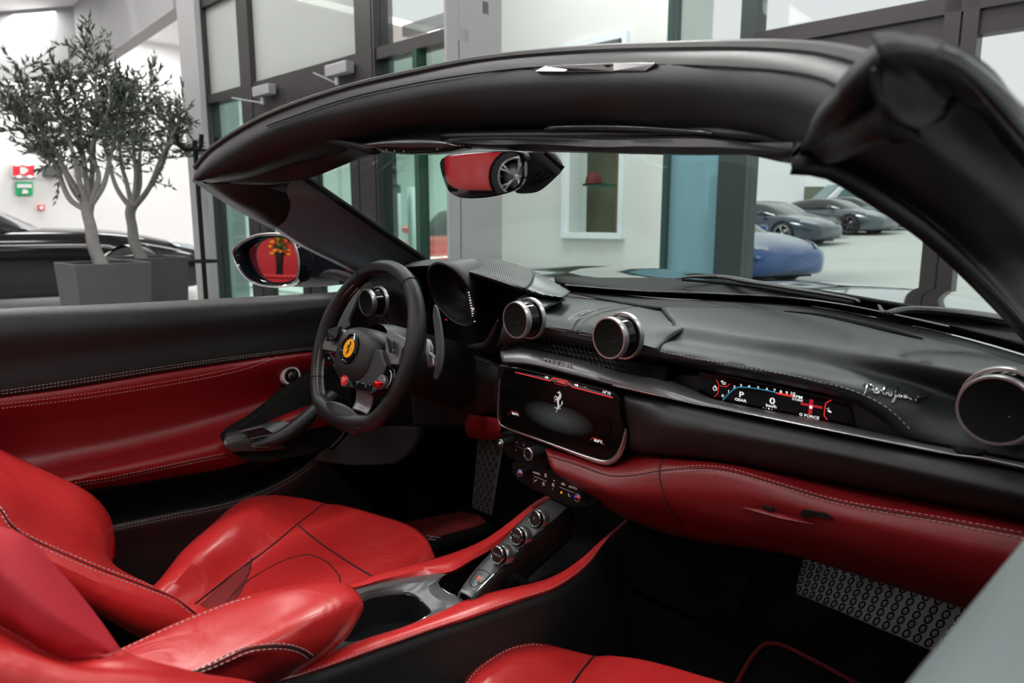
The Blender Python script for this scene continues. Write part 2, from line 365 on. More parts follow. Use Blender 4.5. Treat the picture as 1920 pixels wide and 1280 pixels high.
MB().tube(RP([(1760,100),(1800,118),(1850,160),(1900,215),(1960,290),(2040,380)],[.735,.74,.745,.75,.752,.755]),[.003,.005,.006,.006,.006,.006],10,n=30).build('roof_rail_edge',PAINT,car)
# ---- windshield glass
wb=lambda X:.50-.50*X*X
gl=[]
for i in range(9):
    X=-.60+1.2*i/8; zt=1.215-.27*X*X; zb=.925-.02*X*X
    A=Vector((X,hY(X)+.13,zt)); B=Vector((X*1.06,wb(X)+.06,zb)); M_=(A+B)/2+Vector((0,.04,.03)); gl.append([A,M_,B])
MB().surf(gl,14,30).build('windshield',glassmat('windshield_glass',(.90,.98,.945),.012),car)
# ---- rear-view mirror
mc=Q(897,325,X=-.02)
def mirror_pts(px,X,off=0): return [Q(x,y,d=X)+cv*off for x,y in px]
mo=[(822,306),(826,296),(845,290),(900,285),(955,283),(972,287),(980,300),(981,330),(972,350),(950,362),(905,371),(862,371),(842,362),(832,345)]
# plane whose normal sends the camera ray straight back over the seats
Rr=Vector((MIRX,MIRY,MIRZ)).normalized(); Dm=(mc-CAM).normalized(); Nm=(Rr-Dm).normalized()
def onplane(px,py,c,n,off=0):
    D=ray(px,py); t=(c+n*off-CAM).dot(n)/D.dot(n); return CAM+D*t
mir=MB().prism([onplane(x,y,mc,Nm) for x,y in catmull([Vector((a,b,0)) for a,b in mo],40,True) for x,y in [(x,y)]] if False else [onplane(v.x,v.y,mc,Nm) for v in catmull([Vector((a,b,0)) for a,b in mo],44,True)],Nm*-.022).build('rearview_mirror',GB,car,bevel=.006)
mi=[onplane(901+(v.x-901)*.965,327+(v.y-327)*.95,mc,Nm,.0015) for v in catmull([Vector((a,b,0)) for a,b in mo],44,True)]
MIRM=mat('mirror_glass',(.62,.62,.62),.0,metal=1)
b=MB(); b.add(mi,[tuple(range(len(mi)))]); b.build('mirror_glass',MIRM,mir,smooth=False)
MB().tube([mc-Nm*.02,mc-Nm*.05+Vector((.02,.02,.02)),Q(985,296,d=1.22)],[.012,.01,.009],10,n=10).build('mirror_arm',BP,mir)
# sensor housing behind the mirror
so=[(975,292),(1000,284),(1036,286),(1050,302),(1057,315),(1040,335),(1012,358),(990,363),(965,360),(972,330)]
sh=MB().prism([Q(v.x,v.y,d=1.24) for v in catmull([Vector((a,b,0)) for a,b in so],30,True)],Vector((-.03,.03,.008))).build('sensor_housing',BP,car,bevel=.006)
for k in range(3):
    x0,y0=992+k*9,346-k*3; x1,y1=1016+k*13,318+k*3
    MB().tube([Q(990+k*9,348-k*2,d=1.232),Q(1012+k*12,322+k*2,d=1.232)],.0022,6).build('vent_slot',BK,sh)
MB().tube([Q(1022,286,d=1.22),Q(1040,302,d=1.22),Q(1056,316,d=1.22)],.004,8).build('housing_edge',BK,sh)
# ---- outside mirror
sc_=Q(518,487,X=-.95); Rs=Vector((SMX,SMY,SMZ)).normalized(); Ds=(sc_-CAM).normalized(); Ns=(Rs-Ds).normalized()
so=[(436,472),(450,455),(480,441),(520,438),(545,447),(557,470),(561,500),(556,525),(540,536),(505,537),(470,528),(448,505)]
sp=[onplane(v.x,v.y,sc_,Ns,.012) for v in catmull([Vector((a,b,0)) for a,b in so],40,True)]
def shrink(L,k,c=None,off=Vector((0,0,0))):
    c=c or sum(L,Vector())/len(L); return [c+(p-c)*k+off for p in L]
back=Q(600,500,X=-.90)
cen=sum(sp,Vector())/len(sp)
tip=Q(640,497,X=-.80)
smir=MB()
rows=[shrink(sp,.86,off=-Ns*.02),shrink(sp,.93,off=-Ns*.002),shrink(sp,.985,off=Ns*.0005),sp,shrink(sp,1.0,off=-Ns*.03)]
for k,(tt,scl) in enumerate(((.3,.96),(.55,.88),(.78,.78),(.92,.60),(1.0,.2))):
    c2=cen.lerp(tip,tt); rows.append([c2+(p-cen)*scl-Ns*.03*(1-tt) for p in sp])
smo=smir.grid(rows,True).build('outside_mirror',PAINT,car)
gp=[(481,478),(487,458),(505,447),(530,446),(548,458),(558,480),(559,505),(552,522),(530,529),(505,526),(490,510)]
gm=[onplane(v.x,v.y,sc_,Ns,.004) for v in catmull([Vector((a,b,0)) for a,b in gp],36,True)]
MB().prism(shrink(gm,1.12,off=-Ns*.004),-Ns*.02).build('mirror_backing',BP,smo)
b=MB(); b.add(gm,[tuple(range(len(gm)))]); b.build('mirror_glass',MIRM,smo,smooth=False)
MB().tube(sp,.0022,6,closed=True).build('mirror_rim',PEW,smo)
MB().tube([Q(590,520,X=-.88),Q(630,512,X=-.82),Q(680,530,X=-.76)],[.014,.018,.024],12,n=10).build('mirror_foot',BP,smo)
# ---- left door
door=empty('d','x','x'); bpy.data.objects.remove(door)
def DL(pts,Xs):
    if not hasattr(Xs,'__len__'): Xs=[Xs]*len(pts)
    return [Q(x,y,X=v) for (x,y),v in zip(pts,Xs)]
du=sheet('door_upper_panel',[DL([(-160,594),(0,579),(200,570),(400,560),(600,549),(700,542),(780,537)],-.80),
   DL([(-160,595),(0,580),(200,571),(400,561),(600,550),(700,543),(780,538)],-.745),
   DL([(-160,605),(0,589),(200,580),(400,569),(600,556),(700,549),(780,544)],-.722),
   DL([(-160,628),(0,610),(200,598),(400,584),(600,568),(700,560),(780,553)],-.706),
   DL([(-160,655),(0,636),(200,620),(400,602),(600,583),(700,574),(780,566)],-.70),
   DL([(-160,705),(0,682),(200,655),(400,632),(600,610),(700,600),(780,592)],-.705),
   DL([(-160,753),(0,728),(130,711),(300,685),(430,667),(560,651),(700,638)],-.702),
   DL([(-160,766),(0,741),(130,724),(300,697),(430,678),(560,660),(700,647)],-.703),
   DL([(-160,771),(0,747),(130,730),(300,702),(430,683),(560,664),(700,652)],-.712)],BL,car,70,46,.004,ext=-1.25)
stitch('door_stitching',[DL([(-20,736),(130,714),(300,688),(430,670),(560,654),(620,648)],-.701),DL([(-20,742),(130,720),(300,693),(430,674),(560,657),(620,651)],-.701)],ST,du,.0062,.0036,.0006,.0015)
# speaker outline
seam('panel_seam',DL([(505,622),(520,600),(550,585),(590,578),(610,576)],-.700),.001,BK,du)
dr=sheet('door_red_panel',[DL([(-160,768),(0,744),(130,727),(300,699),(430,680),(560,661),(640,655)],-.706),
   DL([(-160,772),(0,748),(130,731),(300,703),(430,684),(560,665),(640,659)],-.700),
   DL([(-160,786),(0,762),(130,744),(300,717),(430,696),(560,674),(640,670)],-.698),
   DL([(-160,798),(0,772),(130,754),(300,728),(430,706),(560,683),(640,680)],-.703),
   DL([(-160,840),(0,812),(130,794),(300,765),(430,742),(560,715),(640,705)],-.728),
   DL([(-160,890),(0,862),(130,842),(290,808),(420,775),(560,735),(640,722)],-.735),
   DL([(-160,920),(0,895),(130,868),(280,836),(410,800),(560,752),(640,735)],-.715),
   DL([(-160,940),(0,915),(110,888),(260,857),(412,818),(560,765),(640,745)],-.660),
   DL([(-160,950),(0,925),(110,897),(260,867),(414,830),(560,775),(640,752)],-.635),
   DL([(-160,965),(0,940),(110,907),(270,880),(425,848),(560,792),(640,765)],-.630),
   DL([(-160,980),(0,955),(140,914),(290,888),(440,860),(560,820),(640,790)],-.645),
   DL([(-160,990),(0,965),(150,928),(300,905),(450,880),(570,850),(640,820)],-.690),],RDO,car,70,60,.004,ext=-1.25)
stitch('door_stitching',[DL([(-20,760),(140,741),(300,717),(400,699),(450,687),(500,671),(520,661)],-.697),DL([(-20,768),(140,749),(300,724),(400,706),(455,693),(505,676),(526,664)],-.699)],STD,dr,.0062,.0036,.0006,.002)
stitch('armrest_stitching',[DL([(140,905),(200,896),(300,875),(380,858),(425,849)],-.633),DL([(148,910),(205,901),(300,881),(380,864),(432,854)],-.637)],STD,dr,.0062,.0036,.0006,.002)
seam('door_seam',DL([(140,908),(200,899),(300,878),(380,861),(430,852)],-.634),.0012,CRS,dr)
# black lower door with map pocket
dl=sheet('door_lower_panel',[DL([(-160,985),(0,960),(150,924),(300,900),(450,873),(570,842),(650,810)],-.668),
   DL([(-160,1010),(0,985),(150,950),(300,925),(450,900),(570,862),(650,840)],-.745),
   DL([(-160,1060),(0,1040),(150,1000),(300,965),(430,935),(520,900),(600,868)],-.745),
   DL([(-160,1200),(0,1170),(200,1110),(300,1080),(450,1040),(560,1000),(640,960)],-.72)],BK,car,40,20,.003,ext=-1.25)
pk=sheet('map_pocket',[DL([(120,1000),(215,980),(330,956),(430,934),(500,908),(555,875),(600,835)],-.66),
   DL([(120,1003),(215,984),(330,960),(430,940),(502,914),(558,882),(606,840)],-.640),
   DL([(120,1012),(215,992),(330,969),(432,948),(506,922),(564,888),(612,846)],-.636),
   DL([(120,1060),(215,1040),(330,1015),(440,990),(520,965),(590,930),(640,890)],-.645),
   DL([(120,1180),(215,1160),(330,1130),(450,1100),(550,1060),(640,1010),(700,960)],-.65)],BP,car,40,24,.004)
stitch('pocket_stitching',[DL([(130,1004),(215,987),(330,963),(431,942),(503,916),(560,884),(606,846)],-.638),DL([(130,1011),(215,993),(330,969),(432,948),(506,922),(564,889),(611,851)],-.636)],STD,pk,.0062,.0033,.0005,.002)
# black grip recess, switch plate and pull handle
rc=[(420,830),(424,815),(440,802),(470,785),(500,762),(540,730),(580,702),(640,690),(660,740),(650,800),(600,845),(520,862),(470,866),(440,852)]
MB().prism([Q(v.x,v.y,X=-.69+.075*(v.y-700)/150) for v in catmull([Vector((a,b,0)) for a,b in rc],50,True)],(-.03,0,0)).build('door_grip_recess',BK,car,bevel=.004)
sw=sheet('switch_panel',[DL([(424,812),(460,803),(510,790),(560,780)],[-.625,-.632,-.635,-.64]),DL([(420,826),(460,815),(510,808),(560,800)],[-.605,-.61,-.615,-.62]),DL([(422,836),(450,831),(478,826),(520,820)],[-.598,-.60,-.602,-.608]),DL([(432,848),(460,846),(490,846),(540,840)],[-.60,-.60,-.605,-.61])],mat('switch_plate_grey',(.035,.035,.036),.3),car,20,16,.004)
MB().prism(QL([(452,809),(492,800),(514,813),(470,822)],X=-.600),(-.006,0,0)).build('window_switch',BP,sw,bevel=.001)
MB().tube(QL([(470,822),(514,813)],X=-.598),.0009,6).build('switch_edge',PEW,sw)
MB().tube(QL([(452,809),(492,799)],X=-.599),.0006,6).build('switch_edge',PEW,sw)
hd=MB().tube(DL([(470,836),(500,828),(530,817),(560,797),(590,772),(625,745)],[-.605,-.60,-.595,-.60,-.61,-.625]),[.012,.017,.02,.022,.023,.024],16,n=30,flat=.8).build('pull_handle',BL,car)
stitch('handle_stitching',[DL([(470,837),(500,838),(530,832),(560,818),(585,796),(600,778)],[-.59,-.583,-.58,-.58,-.585,-.59]),DL([(470,842),(500,843),(532,837),(563,823),(590,800),(606,783)],[-.59,-.583,-.58,-.58,-.585,-.59])],STD,hd,.0055,.0032,.0005,.001)
# mirror adjuster on the door
ac=Q(541,703,X=-.722); an=Vector((1,0,.05))
ad=MB().lathe([(0,.016),(.0155,.016),(.018,.018),(.0215,.018),(.0235,.014),(.0235,-.02)],ac,an,36).build('mirror_adjuster',mat('matt_silver',(.6,.6,.6),.4,metal=.2),car)
MB().lathe([(0,.0175),(.018,.0175),(.018,.014)],ac,an,30).build('adjuster_face',GB,ad)
MB().lathe([(0,.024),(.006,.024),(.008,.022),(.008,.015)],ac,an,24).build('adjuster_knob',BP,ad)
MB().lathe([(.008,.0225),(.0088,.0215),(.0088,.018)],ac,an,24).build('knob_ring',PEW,ad)
b=MB(); ay=Vector((0,1,0)); 
for a in(40,90,140,255,275): b.ball(ac+an*.0178+ay*.013*math.cos(math.radians(a))+Vector((0,0,1))*.013*math.sin(math.radians(a)),.0009,6)
b.tube([ac+an*.0242+Vector((0,0,.001)),ac+an*.0242+Vector((0,0,.005))],.0006,5); b.build('adjuster_marks',ICG,ad)
# door sill tread and kick panel
ts=sheet('sill_tread_plate',[DL([(632,800),(618,812),(600,832),(588,843),(573,857)],-.665),DL([(640,803),(629,818),(612,836),(598,842),(580,860)],-.65),DL([(648,807),(641,820),(622,838),(604,842),(586,861)],-.64)],DG,car,16,8,.004)
MB().prism(QL([(619,822),(630,812),(632,815),(623,824)],X=-.648),(-.003,0,0)).build('tread_button',AL,ts)
sheet('kick_panel',[DL([(655,812),(625,842),(607,842),(590,862)],-.62),DL([(720,800),(700,830),(680,850),(660,872)],-.61),DL([(800,800),(790,825),(770,850),(740,868)],-.58)],mat('speaker_fabric',(.035,.035,.036),.85,bump=1,bscale=1200),car,16,12,.004)
# ---- right door top, closest to the camera
sheet('door_top_panel',[[Vector((.775,-.80,.60)),Vector((.775,-.4,.62)),Vector((.775,0,.64)),Vector((.78,.35,.66))],
   [Vector((.768,-.80,.85)),Vector((.766,-.4,.858)),Vector((.762,0,.868)),Vector((.757,.35,.875))],
   [Vector((.772,-.80,.872)),Vector((.770,-.4,.880)),Vector((.766,0,.890)),Vector((.761,.35,.898))],
   [Vector((.79,-.80,.885)),Vector((.788,-.4,.893)),Vector((.784,0,.902)),Vector((.779,.35,.908))],
   [Vector((.84,-.80,.885)),Vector((.838,-.4,.893)),Vector((.834,0,.90)),Vector((.829,.35,.905))],
   [Vector((.93,-.80,.86)),Vector((.93,-.4,.865)),Vector((.93,0,.87)),Vector((.92,.35,.87))],
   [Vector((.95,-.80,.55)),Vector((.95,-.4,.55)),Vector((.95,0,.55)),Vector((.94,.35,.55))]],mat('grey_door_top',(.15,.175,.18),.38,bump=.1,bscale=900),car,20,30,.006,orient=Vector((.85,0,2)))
# ---- body shell: floor, firewall, sides, bulkhead
fl=MB(); fl.box((0,0,.17),(1.56,2.7,.03)); fl.box((0,.98,.45),(1.56,.03,.55)); fl.box((0,-1.35,.45),(1.56,.03,.6)); fl.box((-.79,-.1,.40),(.02,2.5,.45)); fl.box((.80,-.1,.38),(.02,2.5,.42)); fl.box((-.3,.62,.34),(.9,.02,.32),Matrix.Rotation(-.5,3,'X'))
fl.build('cabin_floor',CARP,car,smooth=False)
# ================================================================ DASHBOARD
def YL(pts,Ys):
    if not hasattr(Ys,'__len__'): Ys=[Ys]*len(pts)
    return [Q(x,y,Y=v) for (x,y),v in zip(pts,Ys)]
def ZL(pts,Zs):
    if not hasattr(Zs,'__len__'): Zs=[Zs]*len(pts)
    return [Q(x,y,Z=v) for (x,y),v in zip(pts,Zs)]
dash=sheet('dashboard',[YL([(1195,670),(1300,690),(1400,708),(1500,727),(1590,752),(1650,785),(1700,826),(1800,845),(1950,872)],.20),
   YL([(1198,662),(1300,681),(1400,699),(1500,718),(1593,743),(1655,775),(1706,818),(1800,842),(1950,868)],.172),
   YL([(1205,652),(1300,671),(1400,689),(1500,707),(1598,732),(1662,763),(1713,810),(1805,836),(1950,860)],.168),
   YL([(1212,642),(1310,660),(1420,680),(1520,698),(1615,720),(1700,750),(1760,785),(1830,800),(1950,815)],.182),
   YL([(1225,630),(1330,645),(1440,662),(1540,680),(1640,700),(1730,722),(1800,745),(1870,760),(1960,775)],.215),
   ZL([(1260,610),(1360,622),(1470,637),(1570,650),(1670,668),(1760,688),(1830,705),(1900,722),(1970,740)],.885),
   ZL([(1250,590),(1370,597),(1480,606),(1580,620),(1680,638),(1770,658),(1840,675),(1910,695),(1980,715)],.895),
   ZL([(1240,576),(1360,577),(1470,581),(1570,596),(1670,616),(1760,637),(1830,654),(1900,676),(1980,700)],.90)],DLE,car,60,50,.006)
stitch('dash_stitching',[YL([(1205,652),(1300,671),(1400,689),(1500,707),(1598,732),(1662,763),(1710,808)],.167)],ST,dash,.0068,.0042,.0007,.0022)
rp=sheet('speaker_cover',[ZL([(1060,545),(1240,577),(1360,578),(1470,582),(1570,597),(1670,617),(1760,638),(1830,655),(1985,702)],.899),
   ZL([(1070,538),(1240,560),(1360,563),(1470,570),(1570,583),(1670,602),(1760,622),(1850,646),(1990,688)],.902)],mat('textured_grey',(.014,.015,.015),.7,bump=1.2,bscale=1300),car,40,6,.004)
b=MB(); Pq=ZL([(1240,574),(1360,576),(1470,580),(1570,594),(1690,620)],.902)
b.tube(ZL([(1470,583),(1530,590),(1600,604),(1700,627),(1730,634)],.900),[.001,.004,.004,.004,.001],6,n=20); b.build('defroster_slot',BK,rp)
cw=sheet('cowl_panel',[ZL([(1050,540),(1200,555),(1320,562),(1470,568),(1570,581),(1670,600),(1760,620),(1850,643),(2000,688)],.900),
   ZL([(1050,533),(1200,546),(1320,550),(1470,558),(1570,570),(1670,589),(1760,607),(1850,628),(2000,668)],.915),
   ZL([(1040,526),(1200,536),(1320,538),(1470,548),(1570,560),(1670,578),(1760,594),(1850,610),(2000,640)],.922),
   ZL([(1040,518),(1140,520),(1260,521),(1400,534),(1520,547),(1600,560),(1680,574),(1800,592),(2000,622)],.93)],mat('cowl_black',(.004,.004,.0045),.6,spec=.12),car,50,18,.006)
b=MB(); b.tube(ZL([(1060,534),(1200,545),(1320,549),(1470,557),(1570,569),(1670,588),(1780,612)],.918),.0014,6,n=60); b.build('cowl_edge',DG,cw)
wp=MB().tube(ZL([(1270,522),(1290,519),(1350,519),(1400,527),(1500,543),(1600,560),(1612,566)],.94),[.002,.007,.009,.008,.006,.004,.002],8,n=40,flat=.6).build('wiper_arm',BP,car)
MB().tube(ZL([(1280,524),(1400,535),(1500,551),(1600,568)],.937),.003,6,n=20).build('wiper_blade',BK,wp)
wp=MB().tube(ZL([(1648,572),(1662,586),(1700,580),(1760,582),(1850,592),(1960,612)],.94),[.002,.003,.007,.008,.007,.004],8,n=40,flat=.6).build('wiper_arm',BP,car)
# ---- hood
hood=[]
for X in [-.93,-.8,-.62,-.4,-.15,0,.15,.4,.62,.8,.93]:
    a=abs(X); r=[]
    for Y in (.50,.7,.95,1.25,1.6,1.95,2.2):
        z=.905-.03*max(0,(Y-.5))-.055*max(0,Y-1.0)**2-.035*math.exp(-((a-.50)/.14)**2)*min(1,(Y-.4)*3)+.015*math.exp(-((a-.78)/.12)**2)-(.12 if a>.9 else 0)+.0
        r.append(Vector((X,Y-.12*a*a+.02,z)))
    hood.append(r)
MB().surf(hood,40,60).build('hood',PAINT,car,th=.01,orient=Vector((0,1,5)))
# ---- centre pod with twin vents
pod=sheet('vent_pod',[YL([(930,655),(975,650),(1022,642),(1065,652),(1120,662),(1240,682)],.20),
   YL([(935,640),(978,630),(1022,622),(1065,632),(1120,642),(1236,663)],.166),
   YL([(940,620),(985,604),(1022,612),(1065,621),(1120,631),(1233,653)],.164),
   YL([(945,600),(985,590),(1035,600),(1080,608),(1150,618),(1252,636)],[.18]*5+[.203]),
   ZL([(955,580),(990,575),(1045,580),(1100,582),(1180,594),(1280,616)],[.888]*5+[.883]),
   ZL([(965,562),(1000,560),(1060,565),(1115,568),(1205,577),(1303,602)],[.895]*5+[.8885]),
   ZL([(975,553),(1005,552),(1060,557),(1115,562),(1210,568),(1308,596)],[.893]*5+[.8895]),
   ZL([(985,551),(1010,550),(1062,555),(1117,560),(1212,566),(1300,592)],[.875]*5+[.881])],DLE,car,50,36,.006)
stitch('pod_stitching',[YL([(1022,613),(1064,622)],.163),YL([(1086,626),(1120,631)],.163),ZL([(1070,620),(1078,603),(1098,586),(1130,577),(1175,570),(1215,562)],.898),ZL([(1087,624),(1095,606),(1115,593),(1150,582),(1200,575),(1240,567)],.898)],ST,pod,.0062,.0038,.0006,.002)
st=MB().grid([SN(r_,pod,30,.0012) for r_ in ([Q(1068,640,Y=.160),Q(1069,622,Y=.160)]+ZL([(1079,602),(1100,585),(1135,576),(1180,569),(1218,562)],.898),[Q(1085,643,Y=.160),Q(1086,626,Y=.160)]+ZL([(1094,607),(1114,593),(1150,582),(1200,574),(1246,566)],.898))]).build('pod_strap',DLE,pod,th=.0012,orient=CAM)
MB().tube(SN(ZL([(1069,597),(1080,591),(1095,586),(1114,583)],.903),pod,14,0),[.001,.0045,.0045,.001],10,flat=.25,upv=(0,-.3,.95)).build('sensor_slot',GB,pod)
seam('slot_rim',ZL([(1066,599),(1070,594),(1082,588),(1098,583),(1114,581),(1118,584),(1106,589),(1088,596),(1070,600),(1066,599)],.903),.0007,PEW,pod)
# ---- honeycomb grille
gr=MB().prism(YL([(985,640),(1250,690),(1245,720),(1100,700),(985,668)],.185),(0,.02,0)).build('honeycomb_grille',BK,car,smooth=False)
b=MB(); o=Q(1090,672,Y=.184)
for i in range(-9,10):
    for j in range(-2,3):
        c=o+Vector((i*.0105+(j%2)*.00525,0,j*.0091)); b.tube([c+Vector((.0056*math.sin(k*math.pi/3),0,.0056*math.cos(k*math.pi/3))) for k in range(6)],.0005,4,closed=True)
b.build('honeycomb_mesh',mat('grille_plastic',(.03,.03,.031),.4),gr)
# ---- air vents
def vent(px,py,R,Yf=.118,depth=.045,name='air_vent'):
    c=Q(px,py,Y=Yf); ax=Vector((0,-1,0)); 
    v=MB().lathe([(R*.90,-.001),(R*.92,.001),(R*.985,.001),(R*1.01,-.003),(R*1.0,-.010),(R*.95,-.012)],c,ax,48).build(name,PEW,car)
    MB().lathe([(R*.94,-.008),(R*.97,-.02),(R*.99,-depth)],c,ax,48).build('vent_barrel',GB,v)
    MB().lathe([(0,-.006),(R*.5,-.004),(R*.91,.0)],c,ax,48).build('vent_face',BK,v)
    c2=c+Vector((.0,depth*.75,0)); MB().lathe([(R*1.03,-.004),(R*1.05,.002),(R*1.13,.002),(R*1.155,-.001),(R*1.155,-.006)],c2,ax,48).build('vent_collar',PEW,v)
    MB().ball(c+Vector((R*.35,-.0005,-R*.1)),.0008,6).build('vent_mark',ICG,v)
    return v
vent(966,600,.0325); vent(1141,634,.0325); vent(686,567,.031,.12)
vr=vent(1866,770,.0360,.122,.035)
sheet('vent_surround',[YL([(1790,760),(1800,730),(1850,700),(1930,692)],[.19,.19,.2,.2]),YL([(1815,775),(1822,735),(1862,712),(1930,704)],.155),YL([(1830,772),(1832,745),(1866,722),(1925,716)],.165)],BL,vr,24,12,.004)
# ---- aluminium strip and screen brow
tr=sheet('dash_trim_strip',[YL([(940,656),(985,650),(1080,668),(1170,694),(1240,706),(1295,728),(1340,748),(1550,790),(1700,822),(1780,836),(1960,872)],.205),
   YL([(938,662),(985,660),(1080,680),(1170,706),(1240,720),(1300,740),(1345,753),(1550,795),(1700,826),(1790,843),(1960,876)],.165),
   YL([(940,672),(990,674),(1080,694),(1170,718),(1240,734),(1310,752),(1345,760),(1550,802),(1700,832),(1800,850),(1960,882)],.148),
   YL([(942,678),(995,683),(1080,703),(1170,726),(1240,741),(1310,756),(1345,764),(1550,806),(1700,836),(1800,854),(1960,886)],.146),
   YL([(944,682),(1000,688),(1080,708),(1170,731),(1240,746),(1310,759),(1345,767),(1550,809),(1700,839),(1800,857),(1960,889)],.155)],DG,car,80,16,.003)
MB().tube(YL([(1150,722),(1240,742),(1310,758),(1345,764),(1550,805),(1700,835),(1790,852),(1840,858),(1960,884)],.145),.0014,8,n=60).build('bright_edge',CH,tr)
# raised wordmark on the brow
wd=Q(1044,684,Y=.150)
t=text('FERRARI',wd,.0150,mat('wordmark_silver',(.6,.6,.6),.35,metal=.4),tr,'chrome_wordmark',ey=(0,.25,1),ext=.0012,sx=1.12,spacing=1.1)
MB().box(wd+Vector((0,.0015,.0070)),(.066,.002,.0009)).build('wordmark_bar',MATS['wordmark_silver'],tr,smooth=False)
MB().tube(YL([(1785,836),(1805,846),(1830,849),(1850,846)],.150),[.002,.006,.006,.002],8,n=16).build('light_sensor',BK,tr)
# ---- script badge on the pad
b=MB()
def scr(pts,r=.0011):
    b.tube(SN([Q(1617+x*125/1000*1.0,718+y,Y=.174) for x,y in pts],dash,16,.003),[r*.8,r*1.2,r*1.2,r*.7],6)
# strokes in a 1000-wide box, y in photo pixels that already follow the slope
scr([(70,4),(50,14),(25,22)]); scr([(10,3),(60,1),(130,3),(165,7),(150,12),(95,13)])
def lt(x0,pts): scr([(x0+a,8+(x0/1000*25)+c) for a,c in pts])
lt(165,[(40,-2),(10,2),(15,7),(45,5),(50,0),(40,-2)]); lt(235,[(0,6),(15,-1),(25,1),(55,-1)]); lt(300,[(40,-12),(20,-2),(15,5),(40,6),(70,2)]); lt(290,[(0,-5),(80,-6)])
lt(385,[(45,-2),(15,1),(15,6),(45,5),(55,0),(40,-2)]); lt(470,[(70,-14),(45,-12),(25,3),(5,15),(-20,18),(-20,14),(30,6),(60,3)])
lt(545,[(15,-1),(5,5),(30,5),(50,2)]); lt(565,[(15,-6),(17,-6)]); lt(610,[(10,6),(20,-1),(15,6),(45,-1),(60,0),(50,6),(85,4)]); lt(715,[(15,-1),(5,5),(35,5),(50,2)])
lt(790,[(45,-4),(15,0),(15,6),(50,5),(65,0),(45,-4)]); lt(850,[(5,-1),(60,-1),(140,-3)])
b.build('script_badge',CH,dash)
# ---- passenger display
pd=MB().prism(YL([(1175,695),(1300,705),(1345,700),(1610,757),(1700,800),(1700,826),(1550,795),(1340,752),(1250,735)],.212),(0,.02,0)).build('passenger_display_housing',BP,car,smooth=False)
MB().prism(YL([(1312,697),(1592,757),(1602,803),(1310,745)],.2085),(0,.003,0)).build('passenger_display',mat('display_glass',(.005,.002,.003),.15,spec=.15),car,smooth=False)
disp=[o for o in COL.objects if o.name.startswith('passenger_display') and 'housing' not in o.name][0]
PY=.2075
def ln(pts,m,name,par,Y,r=.0007,n=None): 
    return MB().tube([Q(x,y,Y=Y) for x,y in pts],r,5,n=n,flat=.3,upv=(0,-1,0)).build(name,m,par)
def tx(s,x,y,sz,m,par,Y,name='display_text',sx=1.35): return text(s,Q(x,y,Y=Y),sz,m,par,name,sx=sx,ext=.0001,bold=sz*.018)
for s,x,y in(('0',1355,742),('1',1366,733.5),('2',1377,725.5),('3',1389.5,723),('4',1404.5,724.5),('5',1421.5,727),('6',1438,729.5),('7',1452,732),('8',1464,734.5),('9',1475,736.5),('10',1486,738)): tx(s,x,y,.0058,ICW,disp,PY)
ln([(1355,750),(1368,736),(1380,727),(1392,725.5),(1410,727),(1440,732),(1456,736)],ICB,'rev_arc',disp,PY,.0009,24); ln([(1456,736.5),(1486,742.5)],ICR,'rev_limit_arc',disp,PY,.0013)
tx('P',1390,740,.0115,ICW,disp,PY); tx('GEAR',1388.5,750,.0056,ICW,disp,PY); tx('0',1448,752,.0125,ICW,disp,PY); tx('km/h',1446,761,.0060,ICW,disp,PY)
tx('RPM',1495.5,744,.0056,ICW,disp,PY); tx('X1000',1495,749.5,.0042,ICW,disp,PY); tx('G FORCE',1517,780,.0050,ICW,disp,PY)
ln([(1343,712),(1348,720),(1346,738),(1339,744)],ICR,'red_bracket',disp,PY,.0005); ln([(1350,723),(1362,725),(1369,719)],ICR,'red_bracket',disp,PY,.0005); ln([(1558,750),(1548,756),(1545,778),(1551,787)],ICR,'red_bracket',disp,PY,.0007)
ln([(1501,756),(1542,764)],mat('dim_red',(.4,.01,.02),.5,emis=(1,.03,.05),es=.35),'g_force_cross',disp,PY,.0018); ln([(1522,749),(1519,776)],MATS['dim_red'],'g_force_cross',disp,PY,.0028)
MB().ball(Q(1520.5,763,Y=PY-.001),.0024,12,(1,.3,1)).build('g_force_dot',ICW,disp)
b=MB()
for x,y in((1431,764),(1436,765),(1447,767.5)): b.ball(Q(x,y,Y=PY),.0006,6)
b.ball(Q(1441.5,766,Y=PY),.0012,6); b.build('page_dots',ICW,disp)
b=MB(); P_=lambda x,y:Q(x,y,Y=PY); b.tube([P_(1352,714.5),(P_(1358,716.5)),P_(1361,718),P_(1360,720.5),P_(1354,719)],.0006,5); b.prism([P_(1351,714.5),P_(1355,712.5),P_(1355,717)],(0,-.0003,0)); b.build('back_arrow_icon',ICW,disp)
b=MB(); cc=P_(1340.5,728); b.tube([cc+Vector((.0032*math.cos(a*.524),0,.0032*math.sin(a*.524))) for a in range(12)],.0005,5,closed=True); b.tube([cc,cc+Vector((.0016,0,.002))],.0005,5); b.tube([cc+Vector((0,0,.0036)),cc+Vector((0,0,.005))],.0007,5); b.build('stopwatch_icon',ICW,disp)
b=MB(); b.ball(P_(1554,770),.0016,8,(1,.3,1)); b.ball(P_(1557,772),.0014,8,(1,.3,1)); b.ball(P_(1551,766),.0007,6); b.ball(P_(1554,765),.0007,6); b.build('chequered_icon',ICW,disp)
